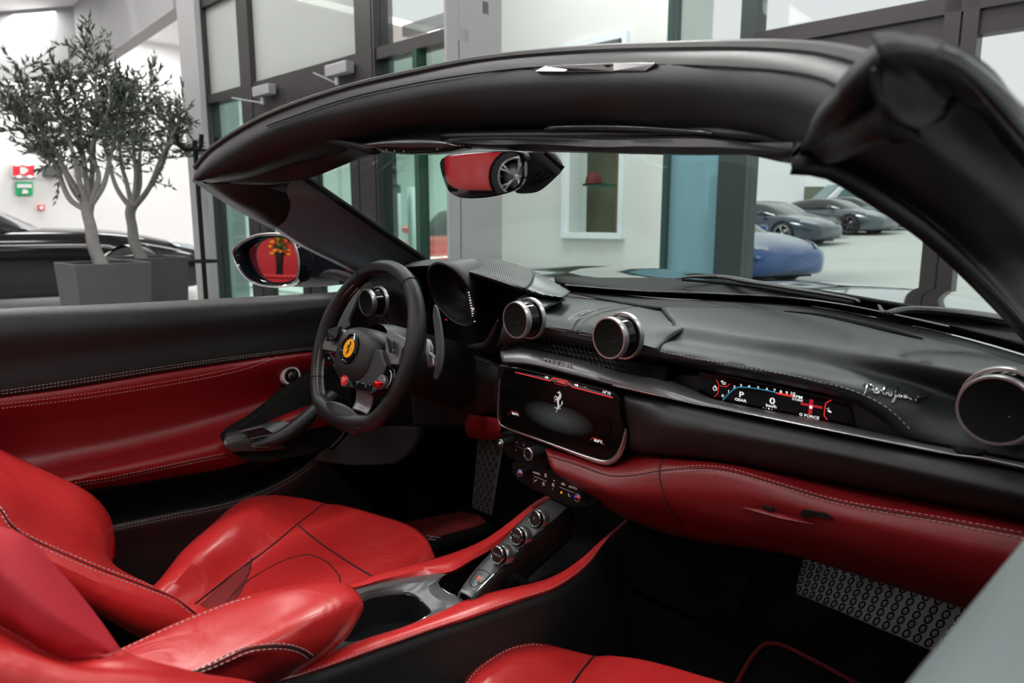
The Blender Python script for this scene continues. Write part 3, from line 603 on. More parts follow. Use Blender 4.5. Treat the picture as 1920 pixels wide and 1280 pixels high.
# ---- lower black pad
sheet('lower_dash_pad',[YL([(935,685),(1000,692),(1100,716),(1170,733),(1240,748),(1310,761),(1345,769),(1550,811),(1700,841),(1800,859),(1960,891)],.165),
   YL([(932,700),(1000,712),(1100,732),(1170,748),(1240,762),(1310,775),(1345,783),(1550,824),(1700,854),(1800,872),(1960,903)],[.172,.172,.172,.15]+[.135]*7),
   YL([(930,740),(1000,752),(1100,775),(1170,790),(1240,802),(1310,812),(1400,824),(1550,850),(1700,882),(1800,905),(1960,940)],[.175,.175,.175,.15]+[.122]*7),
   YL([(932,790),(1000,800),(1100,825),(1170,838),(1240,845),(1310,853),(1400,865),(1550,892),(1700,922),(1800,942),(1960,972)],[.175,.175,.175,.155]+[.14]*7),
   YL([(934,800),(1000,812),(1100,838),(1170,850),(1240,858),(1310,865),(1400,878),(1550,905),(1700,935),(1800,955),(1960,985)],.19)],BP,car,60,36,.004)
# ---- red knee panel and glovebox
kn=[[(1020,826),(1080,838),(1140,850),(1190,848),(1240,852),(1312,862),(1400,873),(1500,892),(1650,920),(1800,950),(1960,985)],
    [(1022,840),(1080,854),(1140,870),(1190,868),(1240,862),(1312,864),(1380,872),(1480,896),(1620,930),(1790,962),(1960,995)],
    [(1026,852),(1080,868),(1140,888),(1190,887),(1240,878),(1312,874),(1369,880),(1462,906),(1575,938),(1762,970),(1960,1006)],
    [(1028,860),(1080,878),(1140,898),(1195,896),(1242,888),(1315,884),(1372,890),(1465,916),(1578,948),(1765,982),(1960,1018)],
    [(1035,880),(1095,905),(1150,922),(1205,926),(1262,928),(1340,932),(1420,942),(1500,958),(1620,985),(1765,1020),(1960,1065)],
    [(1060,900),(1120,930),(1180,950),(1240,962),(1300,972),(1380,985),(1450,995),(1530,1010),(1650,1045),(1780,1080),(1960,1130)],
    [(1095,925),(1150,958),(1200,980),(1250,995),(1310,1008),(1400,1020),(1480,1034),(1560,1056),(1670,1090),(1790,1128),(1960,1180)],
    [(1110,935),(1160,965),(1210,988),(1260,1003),(1320,1016),(1410,1028),(1490,1042),(1570,1066),(1680,1101),(1800,1138),(1960,1195)]]
ky=[.19,.15,.128,.122,.115,.135,.19,.26]
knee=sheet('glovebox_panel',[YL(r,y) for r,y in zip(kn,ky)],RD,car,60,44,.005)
stitch('glovebox_stitching',[YL([(1028,850),(1080,866),(1140,886),(1190,886),(1232,878)],.124),YL([(1028,858),(1080,875),(1140,895),(1192,894),(1234,885)],.120),
   YL([(1244,877),(1312,872),(1369,878),(1462,905),(1575,937),(1762,969),(1940,1002)],.124),YL([(1244,887),(1315,881),(1372,887),(1465,913),(1578,945),(1765,979),(1940,1013)],.118)],STD,knee,.0062,.0038,.0005,.0015)
seam('glovebox_gap',YL([(1246,855),(1240,868),(1237,880),(1238,900),(1244,925),(1258,955),(1280,985)],[.155,.13,.12,.114,.112,.122,.15]),.0013,CRS,knee)
seam('knee_seam',YL([(1028,855),(1080,871),(1140,891),(1190,891),(1240,882),(1313,878),(1370,884),(1463,910),(1576,942),(1763,975),(1940,1007)],.1205),.0009,CRS,knee,n=90)
MB().tube(YL([(1385,950),(1420,957),(1470,970),(1525,982)],[.122,.112,.110,.118]),[.001,.005,.006,.001],10,n=24,flat=.6).build('glovebox_handle_lip',RD,knee)
MB().tube(YL([(1432,950),(1450,955)],.108),[.003,.003],8,n=6).build('glovebox_lock',BK,knee)
MB().prism(YL([(1505,956),(1545,963),(1560,972),(1498,966)],.1105),(0,.01,0)).build('handle_recess',BK,knee,smooth=False)
# ---- infotainment screen
SY=.138
sb=[(948,688),(1000,696),(1080,716),(1150,736),(1160,748),(1166,790),(1171,805),(1160,838),(1146,858),(1128,862),(1060,838),(990,812),(945,796),(938,780),(938,730),(942,700)]
scn=MB().prism([Q(v.x,v.y,Y=SY) for v in catmull([Vector((a,c,0)) for a,c in sb],70,True)],(0,.035,0)).build('infotainment_screen',SCG,car,bevel=.002)
MB().tube(YL([(937,712),(935,745),(934,780),(938,795),(955,804),(1000,820),(1060,842),(1110,860),(1140,866),(1158,855),(1168,835),(1173,812),(1172,803)],SY+.004),[.0012,.0013,.0014,.002,.0028,.003,.003,.0032,.0042,.0052,.0055,.005,.003],10,n=70).build('screen_bezel',mat('bezel_aluminium',(.42,.40,.39),.25,metal=.9),scn)
UY=SY-.0012
DS=mat('screen_floor_texture',(.003,.003,.003),.12,spec=.12)
nt=DS.node_tree; bs=nt.nodes['Principled BSDF']; tc=nt.nodes.new('ShaderNodeTexCoord'); ch=nt.nodes.new('ShaderNodeTexChecker'); ch.inputs['Scale'].default_value=420; ch.inputs[1].default_value=(.045,.055,.055,1); ch.inputs[2].default_value=(.008,.01,.01,1)
nt.links.new(tc.outputs['Object'],ch.inputs['Vector']); nt.links.new(ch.outputs[0],bs.inputs['Emission Color']); cQ=Q(1045,783,Y=SY)
sb_=nt.nodes.new('ShaderNodeVectorMath'); sb_.operation='SUBTRACT'; sb_.inputs[1].default_value=cQ; ml_=nt.nodes.new('ShaderNodeVectorMath'); ml_.operation='MULTIPLY'; ml_.inputs[1].default_value=(1,0,3.2); le=nt.nodes.new('ShaderNodeVectorMath'); le.operation='LENGTH'
mr=nt.nodes.new('ShaderNodeMapRange'); mr.inputs[1].default_value=.0; mr.inputs[2].default_value=.085; mr.inputs[3].default_value=1.6; mr.inputs[4].default_value=0
nt.links.new(tc.outputs['Object'],sb_.inputs[0]); nt.links.new(sb_.outputs[0],ml_.inputs[0]); nt.links.new(ml_.outputs[0],le.inputs[0]); nt.links.new(le.outputs['Value'],mr.inputs[0]); nt.links.new(mr.outputs[0],bs.inputs['Emission Strength'])
MB().surf([YL([(950,735),(1145,785)],UY),YL([(950,782),(1142,842)],UY)],10,4).build('screen_image_floor',DS,scn,smooth=False)
MB().prism(YL([(966,697),(1038,715),(1146,741),(1150,746),(1072,726),(1066,716),(1040,709),(1034,714)],UY),(0,-.0002,0)).build('menu_bar',mat('menu_grey',(.05,.055,.06),.3,emis=(.5,.55,.6),es=.06),scn,smooth=False)
ln([(966,697.5),(1031,714),(1037,708),(1063,714.5),(1072,725),(1149,745.5)],ICR,'menu_line',scn,UY-.0003,.0008)
ln([(1037,711.5),(1041,719),(1062,723.5),(1067,716)],mat('menu_red_dim',(.3,.01,.01),.4,emis=(1,.05,.04),es=.35),'menu_tab_outline',scn,UY-.0003,.0005)
tx('HOME',1052,716.5,.0050,ICR,scn,UY-.0003,'menu_tab_text'); 
for x,y in((1025,707.5),(1081,722),(1098,726.5)):
    b=MB(); c=Q(x,y,Y=UY-.0003); b.ball(c+Vector((.0015,0,0)),.0022,8,(1,.2,1))
    for k in(-1,0,1): b.tube([c+Vector((-.004,0,k*.0013)),c+Vector((-.0012,0,k*.0013))],.0004,4)
    b.build('menu_icon',ICW if x<1090 else ICG,scn)
tx("14°15",1137,736,.0062,ICW,scn,UY-.0003,'clock_text',1.2)
tx('18.5°C',965.5,776,.0058,ICW,scn,UY-.0003,'temperature_text',1.1); tx('18.0°C',1121,827,.0062,ICW,scn,UY-.0003,'temperature_text',1.1)
ln([(953,777),(959,770),(970,772),(975,781)],MATS['menu_red_dim'],'temperature_outline',scn,UY-.0002,.0004); ln([(1106,825),(1112,820),(1128,825),(1133,835)],MATS['menu_red_dim'],'temperature_outline',scn,UY-.0002,.0005)
b=MB(); horse(b,Q(1046.5,753,Y=UY-.001),(1,0,0),(0,0,1),.0385,.25)
b.build('horse_emblem',SILV,scn)
# ---- climate controls
def knob(px,py,R,Yf,ln_,par,face=GB,ring=PEW,name='knob'):
    c=Q(px,py,Y=Yf); ax=Vector((0,-1,.05))
    k=MB().lathe([(R*.82,.0),(R*.86,.0012),(R,.0),(R*1.02,-.002),(R*.98,-.003)],c,ax,30).build(name,ring,par)
    return c,ax,k
def disc(c,ax,R,z,m,par,name): return MB().lathe([(0,z),(R,z),(R,z-.0015)],c,ax,28).build(name,m,par)
up=MB().prism([Q(v.x,v.y,Y=.150) for v in catmull([Vector((a,c,0)) for a,c in [(938,812),(960,812),(1000,828),(1030,842),(1031,862),(1022,882),(1000,884),(975,868),(945,850)]],40,True)],(0,.05,0)).build('audio_control_panel',PNB,car,bevel=.003)
for (px,py,R,l) in((938.5,830,.0065,.03),(990,851,.0115,.025)):
    c,ax,k=knob(px,py,R,.118,l,up); MB().lathe([(R*.97,-.002),(R*1.02,-l),(R*1.35,-l-.008)],c,ax,30).build('knob_body',BP,k); disc(c,ax,R*.84,.0002,FBK,k,'knob_face')
    if R<.01: text('O',c+Vector((0,-.001,0)),.006,ICW,k,'knob_mark')
PA=.1488
ln([(965,834),(983,842)],ICG,'panel_line',up,PA,.0003)
tx('◂⁕',968,829,.004,ICG,up,PA,'panel_icon'); b=MB(); c=Q(982,834,Y=PA); b.tube([c+Vector((.0016*math.cos(a),0,.0026*math.sin(a))) for a in [k*.785 for k in range(8)]],.0004,4,closed=True); b.ball(Q(969,829,Y=PA),.0015,8,(1.3,.2,1)); b.ball(Q(967,843,Y=PA),.0015,8,(1.3,.2,1)); b.build('panel_icon',ICG,up)
lw=MB().prism([Q(v.x,v.y,Y=.148) for v in catmull([Vector((a,c,0)) for a,c in [(960,866),(995,872),(1040,884),(1095,905),(1122,928),(1120,944),(1098,953),(1065,948),(1020,928),(975,905),(962,890)]],50,True)],(0,.05,.0)).build('climate_control_panel',PNB,car,bevel=.003)
MB().prism([Q(v.x,v.y,Y=.1475) for v in catmull([Vector((a,c,0)) for a,c in [(995,874),(1040,888),(1088,910),(1092,930),(1080,940),(1040,928),(998,908)]],40,True)],(0,.004,0)).build('button_field',mat('button_black',(.006,.005,.005),.5,spec=.2),lw)
for (px,py,R,l) in((974,887,.0068,.018),(1082,933.5,.0072,.02)):
    c,ax,k=knob(px,py,R,.124,l,lw); MB().lathe([(R*.97,-.002),(R*1.0,-l-.012)],c,ax,30).build('knob_body',BP,k); disc(c,ax,R*.84,.0002,GB,k,'knob_face')
    for a0,a1,m,nm in((95,170,mat('lit_blue',(.02,.03,.6),.5,emis=(.05,.1,1),es=.7),'cold_arc'),(10,85,mat('lit_red',(.6,.02,.02),.5,emis=(1,.05,.03),es=.7),'warm_arc')):
        MB().tube([c+Vector((R*.52*math.cos(math.radians(a)),-.0012,R*.52*math.sin(math.radians(a)))) for a in range(a0,a1+1,15)],.0011,5).build(nm,m,k)
PB=.1468
WW=mat('warm_grey_print',(.4,.34,.34),.5,emis=(.8,.6,.6),es=.3)
tx('AUTO',1006,887,.0048,WW,lw,PB,'panel_text'); tx('AUTO',1074,914,.0052,WW,lw,PB,'panel_text'); tx('+',1039,901,.006,WW,lw,PB,'panel_text'); tx('-',1036,916,.006,WW,lw,PB,'panel_text')
ln([(1001,892),(1025,902.5)],WW,'panel_line',lw,PB,.0003); ln([(1049,912.5),(1077,924)],WW,'panel_line',lw,PB,.0003)
for x,y in((1023,890),(1019,906),(1037,908)):
    b=MB(); c=Q(x,y,Y=PB); b.tube([c+Vector((p*.0024,0,q*.0019)) for p,q in((-1,-.6),(-.8,1),(.8,1),(1,-.6))],.0004,4,closed=True)
    for k in(-1,0,1): b.tube([c+Vector((k*.0012,0,-.001)),c+Vector((k*.0012,0,.001))],.0003,4)
    b.tube([c+Vector((-.003,0,-.0035)),c+Vector((.003,0,-.0035))],.0004,4); b.build('defrost_icon',WW,lw)
b=MB(); c=Q(1056,907,Y=PB); b.tube([c+Vector((p*.005,0,q*.002)) for p,q in((-1,-.8),(-.7,.3),(-.2,1),(.5,.6),(1,-.2),(.8,-.9))],.0004,4,closed=True); b.tube([c+Vector((-.003,0,-.0012)),c+Vector((.002,0,.0004))],.0004,4); b.build('car_icon',WW,lw)
b=MB(); c=Q(1052.5,923,Y=PB); b.tube([c+Vector((.0016*math.cos(a),0,.0016*math.sin(a))) for a in [k*.785 for k in range(8)]],.0007,5,closed=True); b.build('indicator_light',ICO,lw)
b=MB(); c=Q(1003,901,Y=PB); b.tube([c+Vector((.0,0,-.001)),c+Vector((.002,0,.0005)),c+Vector((.0045,0,.003))],.0007,5); b.ball(c+Vector((-.003,0,.003)),.0006,5); b.ball(c+Vector((-.002,0,0)),.0006,5); b.ball(c+Vector((-.0032,0,-.003)),.0006,5); b.build('airflow_icon',WW,lw)
b=MB(); c=Q(1067,928,Y=PB); b.tube([c+Vector((-.002,0,.003)),c+Vector((-.0005,0,-.001)),c+Vector((.0015,0,-.0025))],.0007,5); b.ball(c+Vector((.004,0,-.0005)),.0006,5); b.build('seat_icon',WW,lw)
# red stitched cheek left of the screen and dark column cover
sheet('knee_pad',[YL([(870,775),(905,780),(935,786)],[.25,.22,.17]),YL([(872,800),(908,808),(937,806)],[.25,.22,.165]),YL([(878,822),(912,824),(942,822)],[.28,.24,.19])],RD,car,14,10,.004)
# ================================================================ DRIVER SIDE
cl=MB().prism(YL([(770,500),(860,500),(1010,550),(985,610),(925,665),(860,655),(790,640),(700,640),(660,600),(720,560)],.31),(0,.03,0)).build('instrument_cluster',BK,car,smooth=False)
BR=mat('ribbed_hood',(.022,.022,.023),.5,bump=.3,bscale=900)
nt=BR.node_tree; wv=nt.nodes.new('ShaderNodeTexWave'); wv.inputs['Scale'].default_value=95; wv.bands_direction='DIAGONAL'; bp=nt.nodes.new('ShaderNodeBump'); bp.inputs['Strength'].default_value=.35; bp.inputs['Distance'].default_value=.001
tc=nt.nodes.new('ShaderNodeTexCoord'); nt.links.new(tc.outputs['Object'],wv.inputs['Vector']); nt.links.new(wv.outputs['Fac'],bp.inputs['Height']); nt.links.new(bp.outputs['Normal'],nt.nodes['Principled BSDF'].inputs['Normal'])
hr=[[YL([(852,490),(900,484),(950,490),(1000,507)],[.34,.34,.34,.33]),YL([(1003,508),(1040,529),(1069,546)],[.33,.31,.29])],
    [YL([(848,492),(898,489),(950,497),(1000,516)],[.30,.30,.30,.29]),YL([(1001,517),(1034,536),(1066,550)],[.29,.28,.27])],
    [YL([(844,498),(885,502),(940,514),(994,532)],[.25,.25,.25,.25]),YL([(996,532),(1025,544),(1060,554)],[.25,.25,.25])],
    [YL([(844,500),(880,510),(930,525),(985,541)],[.22,.22,.22,.22]),YL([(987,541),(1015,551),(1054,557)],[.22,.22,.23])],
    [YL([(848,505),(882,515),(930,531),(984,547)],[.23,.23,.23,.23]),YL([(986,547),(1014,556),(1053,560)],[.23,.23,.24])],
    [YL([(856,510),(890,520),(935,536),(988,551)],[.30,.30,.30,.30]),YL([(990,551),(1018,560),(1055,562)],[.30,.30,.30])]]
hood_=sheet('binnacle_hood',[r[0] for r in hr],BR,car,40,30,.004)
sheet('hood_end_panel',[r[1] for r in hr],BLS,hood_,20,30,.004)
sheet('binnacle_hood_left',[YL([(757,497),(775,490),(810,486),(855,487)],.33),YL([(754,500),(770,494),(805,490),(850,491)],.27),YL([(755,504),(765,501),(785,498),(805,497)],.22),YL([(760,510),(772,507),(790,504),(805,503)],.30)],BR,hood_,20,16,.004).name='hood_shell'
sheet('vent_cheek',[YL([(985,550),(1020,557),(1060,560)],[.25,.25,.25]),YL([(965,566),(1000,572),(1020,580)],[.2,.2,.2]),YL([(945,590),(960,640),(935,660)],[.2,.19,.19])],BLS,hood_,12,12,.003)
rc_=Q(846,551,Y=.215); rn=Vector((0,-.91,-.41)).normalized()
ring=MB().lathe([(.068,-.002),(.073,.002),(.0765,0),(.077,-.006),(.072,-.02),(.060,-.05),(.048,-.08)],rc_,rn,60).build('instrument_pod',BP,cl)
MB().lathe([(.0685,-.002),(.064,-.02),(.058,-.045),(.050,-.055),(0,-.055)],rc_,rn,60).build('pod_inner_cone',mat('pod_inner',(.01,.01,.011),.4),ring)
a_=rn.orthogonal().normalized(); 
ra=Vector((1,0,0)); rb=Vector((0,-.41,.91))
MB().tube([rc_+rn*.001+(ra*math.cos(t)+rb*math.sin(t))*.0765 for t in [math.radians(d) for d in range(190,335,6)]],[.0004,.0012,.0016,.0014,.0008],6).build('pod_rim_highlight',PEW,ring)
def RPn(px,py,o=0):
    D=ray(px,py); c=rc_+rn*o; return CAM+D*((c-CAM).dot(rn)/D.dot(rn))
tf=MB().prism([RPn(v.x,v.y,-.004) for v in catmull([Vector((a,c,0)) for a,c in [(875,540),(881,550),(887,566),(891,584),(892,602),(889,606),(882,598),(877,585),(873,565),(873,550)]],30,True)],-rn*.003).build('tachometer_face',mat('dial_face',(.02,.02,.022),.4),ring,smooth=False)
b=MB()
for k in range(12):
    t=k/11; x=879+11*t; y=548+54*t; b.tube([RPn(x-3+2*(1-t),y,-.0035),RPn(x+1,y+.5,-.0035)],.0009 if k%3 else .0013,4)
b.build('dial_ticks',ICW,ring)
text('10',RPn(887,579,-.0032),.007,ICW,ring,'dial_number',ex=ra,ey=rb)
b=MB(); b.tube(YL([(806,655),(830,658),(880,668),(915,679)],.235),.0009,5,n=14); b.tube(YL([(803,598),(806,560),(811,545)],.25),.0006,5,n=10); b.build('cluster_edge',DG,cl)
MB().tube(YL([(835,598),(838,600)],.30),.001,5).build('warning_light',ICR,cl)
sheet('cluster_lower_panel',[YL([(780,648),(830,652),(880,662),(920,675),(945,690)],.24),YL([(770,690),(830,700),(880,710),(915,715),(935,720)],.225),YL([(775,800),(830,800),(880,800),(910,800),(932,800)],.25)],BP,car,26,16,.004)
MB().tube(YL([(934,600),(925,625),(916,642),(905,650),(880,650)],[.17,.18,.19,.20,.21]),[.002,.006,.008,.009,.004],10,n=24).build('pod_bracket',BP,cl)
sheet('dashboard_left_end',[YL([(650,520),(690,512),(740,505),(790,498)],[.26,.28,.3,.32]),YL([(646,535),(680,528),(730,520),(790,515)],[.19,.19,.2,.25]),YL([(648,570),(690,600),(730,610),(790,620)],[.18,.19,.2,.22]),YL([(640,640),(690,660),(730,680),(790,700)],[.2,.2,.2,.24]),YL([(650,760),(690,780),(730,800),(790,820)],[.26,.26,.26,.28])],BP,car,24,24,.004)
MB().tube(YL([(735,545),(722,570),(725,598),(740,612),(760,618)],[.19,.18,.18,.18,.18]),[.002,.004,.004,.003],8,n=20).build('vent_bracket',BP,cl)
b=MB(); b.tube([Q(840+11*math.cos(t),741+5.5*math.sin(t),Y=.222) for t in [k*.52 for k in range(12)]],.0005,4,closed=True); b.tube(YL([(836,741),(844,741)],.222),.0008,4); b.tube(YL([(823,737),(827,739),(824,741)],.222),.0005,4); b.tube(YL([(856,744),(860,745),(857,748)],.222),.0005,4); b.build('key_marking',ICG,[o for o in COL.objects if o.name.startswith('cluster_lower')][0])
MB().prism(YL([(700,575),(1010,556),(1200,600),(1600,650),(1950,720),(1960,980),(1500,900),(1300,870),(1180,870),(935,790),(780,770),(700,700)],.335),(0,.04,0)).build('dashboard_core',BK,car,smooth=False)
# ---- steering wheel
sw_=empty('tmp','','x'); bpy.data.objects.remove(sw_)
Wc=Q(682,652,Y=0); T=math.radians(21); wx=Vector((1,0,0)); wu=Vector((0,math.sin(T),math.cos(T))); wn=wx.cross(wu)
wn=Vector((0,-math.cos(T),math.sin(T)))
def WP(px,py,off=0):
    D=ray(px,py); c=Wc+wn*off; t=(c-CAM).dot(wn)/D.dot(wn); return CAM+D*t
def wl(x,y,z=0): return Wc+wx*x+wu*y+wn*z
R0=.167
def rimp(a):
    x=R0*math.cos(a)*1.0; y=R0*math.sin(a)*1.0
    if y<-.128: y=-.128-(abs(y)-.128)*.45
    return x,y
ang=[math.radians(k*4) for k in range(90)]
rim=MB(); rad=[]
for a in ang:
    d=math.degrees(a)%360
    g=.0155+.0025*math.exp(-((min(abs(d-15),abs(d-375))/22)**2))+.0025*math.exp(-(((d-165)/22)**2))+.003*math.exp(-(((d-270)/28)**2)); rad.append(g)
pts=[wl(*rimp(a)) for a in ang]
wheel=rim.tube(pts,rad,18,closed=True,flat=1.0).build('steering_wheel',BL,car)
# flat bottom section is deeper
MB().surf([[wl(-.075,-.128,.010),wl(-.03,-.118,.013),wl(.03,-.118,.013),wl(.075,-.128,.010)],[wl(-.085,-.150,.012),wl(-.03,-.148,.017),wl(.03,-.148,.017),wl(.085,-.150,.012)],[wl(-.07,-.162,.004),wl(-.03,-.166,.006),wl(.03,-.166,.006),wl(.07,-.162,.004)]],20,12).build('wheel_flat_bottom',BL,wheel,th=.008,orient=CAM)
for d in(57,122,212,328):
    a=math.radians(d); i=int(d/4)%90; p=pts[i]; q=pts[(i+1)%90]; tg=(q-p).normalized(); r_=rad[i]*1.02
    e1=tg.cross(wn).normalized(); MB().tube([p+(e1*math.cos(k*.393)+wn*math.sin(k*.393))*r_ for k in range(16)],.0011,5,closed=True).build('rim_seam',BK,wheel)
b=MB()
for d0,d1 in((60,118),(-28,54),(124,208)):
    b.tube([wl(*(v*.955 for v in rimp(math.radians(d))),.0165) if False else wl(rimp(math.radians(d))[0]*.945,rimp(math.radians(d))[1]*.945,.0125) for d in range(d0,d1,4)],.0011,5)
b.build('rim_groove',BK,wheel)
b=MB()
for d in range(128,232,2):
    x,y=rimp(math.radians(d)); a=wl(x*.925,y*.925,.010); c=wl(x*.905,y*.905,-.004)
    x2,y2=rimp(math.radians(d+1.6)); c2=wl(x2*.905,y2*.905,-.004); a2=wl(x2*.925,y2*.925,.010); b.tube([a,c2],.0007,4); b.tube([a2,c],.0007,4)
b.build('rim_stitching',STD,wheel)
# airbag boss
def sup(a,rx,ry,n=2.6):
    c,s=math.cos(a),math.sin(a); return (abs(c)**(2/n)*math.copysign(rx,c),abs(s)**(2/n)*math.copysign(ry,s)*(1 if s<0 else .82))
rows=[]
for k,z in((1.04,-.02),(1.03,.005),(1.0,.022),(.93,.032),(.80,.038),(.55,.041),(.3,.042),(.02,.042)):
    rows.append([wl(*[v*k+o_ for v,o_ in zip(sup(t,.075,.062),(.008,-.012))],z-.010) for t in [2*math.pi*i/48 for i in range(48)]])
hub=MB().grid(rows,True).build('airbag_hub',BL,wheel)
MB().lathe([(.030,.0),(.0305,.004),(.0285,.0045),(.027,.001)],wl(.004,-.009,.0305),wn,40).build('badge_rim',GB,wheel)
bd=MB().lathe([(0,.0042),(.018,.0038),(.027,.001)],wl(.004,-.009,.0305),wn,40).build('badge_dish',GB,wheel)
MB().lathe([(0,.0015),(.0185,.001),(.0190,0)],wl(.004,-.009,.0342),wn,40).build('yellow_badge',YEL,wheel)
b=MB(); horse(b,wl(.0046,-.009,.0361),wx,wu,.029,.2); b.build('horse_emblem',BK,wheel)
# spokes
MB().prism([WP(x,y,.008) for x,y in((604,646),(611,631),(618,624),(642,616),(650,640),(648,660),(632,660),(604,655))],-wn*.012).build('wheel_spoke',DG,wheel,bevel=.002)
MB().prism([WP(x,y,.008) for x,y in((726,616),(745,626),(768,640),(752,655),(746,684),(722,682),(722,650))],-wn*.012).build('wheel_spoke',DG,wheel,bevel=.002)
MB().surf([[WP(x,y,o) for x,y,o in((664,724,.02),(668,735,.012),(666,752,.008),(660,766,.014))],[WP(x,y,o) for x,y,o in((680,730,.02),(682,745,.01),(680,760,.007),(676,770,.014))],[WP(x,y,o) for x,y,o in((698,733,.02),(698,750,.012),(694,764,.009),(687,776,.014))]],14,10).build('wheel_spoke',mat('spoke_grey',(.13,.13,.135),.4,metal=.5),wheel,th=.004,orient=CAM)
MB().prism([WP(x,y,.0) for x,y in((640,688),(660,728),(700,737),(712,745),(726,735),(736,706),(742,690),(730,660),(660,660))],wn*.022).build('hub_shroud',BP,wheel,bevel=.003)
MB().prism([WP(x,y,.014) for x,y in((618,628),(620,618),(642,612),(636,632),(630,640),(615,640))],wn*.006).build('indicator_switch',GB,wheel,bevel=.001)
MB().prism([WP(x,y,.014) for x,y in((728,632),(740,640),(742,664),(734,662))],wn*.006).build('indicator_switch',GB,wheel,bevel=.001)
MB().prism([WP(x,y,.006) for x,y in((608,662),(624,662),(636,685),(628,686),(612,676))],wn*.006).build('headlamp_switch',GB,wheel,bevel=.001)
def wico(px,py,kind,o):
    b=MB(); c=WP(px,py,o); p=lambda x,y:c+wx*x+wu*y
    if kind=='L' or kind=='R':
        s=-1 if kind=='L' else 1; b.tube([p(s*.003,0),p(0,.002),p(0,.001),p(-s*.002,.001),p(-s*.002,-.001),p(0,-.001),p(0,-.002)],.0004,4,closed=True)
    elif kind=='lamp':
        b.tube([p(.0,.002),p(.003,.0015),p(.004,0),p(.003,-.0015),p(0,-.002)],.0006,4,closed=True)
        for k in(-1,0,1): b.tube([p(-.004,k*.0015),p(-.001,k*.0015)],.0004,4)
    elif kind=='phone': b.tube([p(-.0015,.0025),p(-.0012,-.0005),p(.0022,-.0028)],[.001,.0005,.001],5)
    elif kind=='voice': b.tube([p(0,.0025),p(.0005,0),p(-.001,-.002)],.0008,5)
    elif kind=='slash': b.tube([p(-.001,-.003),p(.001,.003)],.0009,5)
    b.build('wheel_icon',ICG,wheel)
wico(619.5,634,'L',.0212); wico(737.5,656,'R',.0212); wico(617,671,'lamp',.0135)
eb=MB().lathe([(0,.006),(.0098,.006),(.0112,.0045),(.0112,0)],WP(649,713,.022),wn,30).build('engine_start_button',REDB,wheel)
MB().lathe([(.0112,.004),(.0128,.004),(.0132,-.004)],WP(649,713,.022),wn,30).build('button_ring',PEW,wheel)
ec=WP(649,713,.022)+wn*.0062
WR=mat('pale_red_print',(.75,.35,.35),.5)
for s,dy,z in(('ENGINE',.003,.0046),('START',0,.004),('STOP',-.003,.004)): text(s,ec+wu*dy,z,WR,wheel,'button_text',ex=wx,ey=wu,ext=.0001)
MB().lathe([(0,.004),(.006,.004),(.007,.002),(.007,-.004)],WP(641,692,.02),wn,20).build('wiper_switch',GB,wheel); wico(641.5,692,'slash',.0245)
MB().prism([WP(x,y,.0225) for x,y in((660,713),(697,722),(695,733),(664,725))],wn*.003).build('wheel_button_strip',GB,wheel,bevel=.0008); wico(669,719,'voice',.0258); wico(686,723,'phone',.0258)
MB().lathe([(0,.002),(.012,.002),(.014,0),(.014,-.006)],WP(714,716,.022),wn,30).build('mode_dial_base',DG,wheel)
MB().tube([WP(699,720,.034),WP(706,720,.036),WP(713,719,.036),WP(717,717,.034)],[.0035,.0045,.0075,.004],14,n=14).build('mode_dial_lever',REDM,wheel)
MB().tube([WP(724,728,.02),WP(732,715,.02),WP(734,700,.02),WP(731,694,.02)],[.0006,.0016,.0012,.0006],6,n=14).build('shroud_highlight_edge',PEW,wheel)
MB().prism([WP(x,y,.005) for x,y in((738,690),(745,694),(745,715),(740,735),(734,728),(737,705))],wn*.006).build('audio_switch',GB,wheel,bevel=.001)
# paddles and column
MB().prism([WP(v.x,v.y,-.045) for v in catmull([Vector((a,c,0)) for a,c in [(634,614),(637,592),(645,567),(657,547),(667,538),(671,542),(669,558),(661,580),(653,600),(651,614)]],34,True)],-wn*.006).build('gearshift_paddle',mat('paddle_grey',(.05,.05,.052),.4),car,bevel=.001)
MB().prism([WP(v.x,v.y,-.045) for v in catmull([Vector((a,c,0)) for a,c in [(814,570),(817,573),(823,597),(828,630),(829,665),(825,690),(815,712),(812,705),(816,680),(817,650),(814,620),(811,590)]],40,True)],-wn*.006).build('gearshift_paddle',MATS['paddle_grey'],car,bevel=.001)
MB().lathe([(.055,-.02),(.062,-.05),(.065,-.12),(.075,-.26)],Wc,wn,30).build('steering_column',BP,car)
MB().prism([WP(x,y,-.04) for x,y in((800,634),(806,648),(805,660),(812,668),(812,684),(802,688),(798,660))],-wn*.01).build('paddle_mount',PEW,car,bevel=.001)
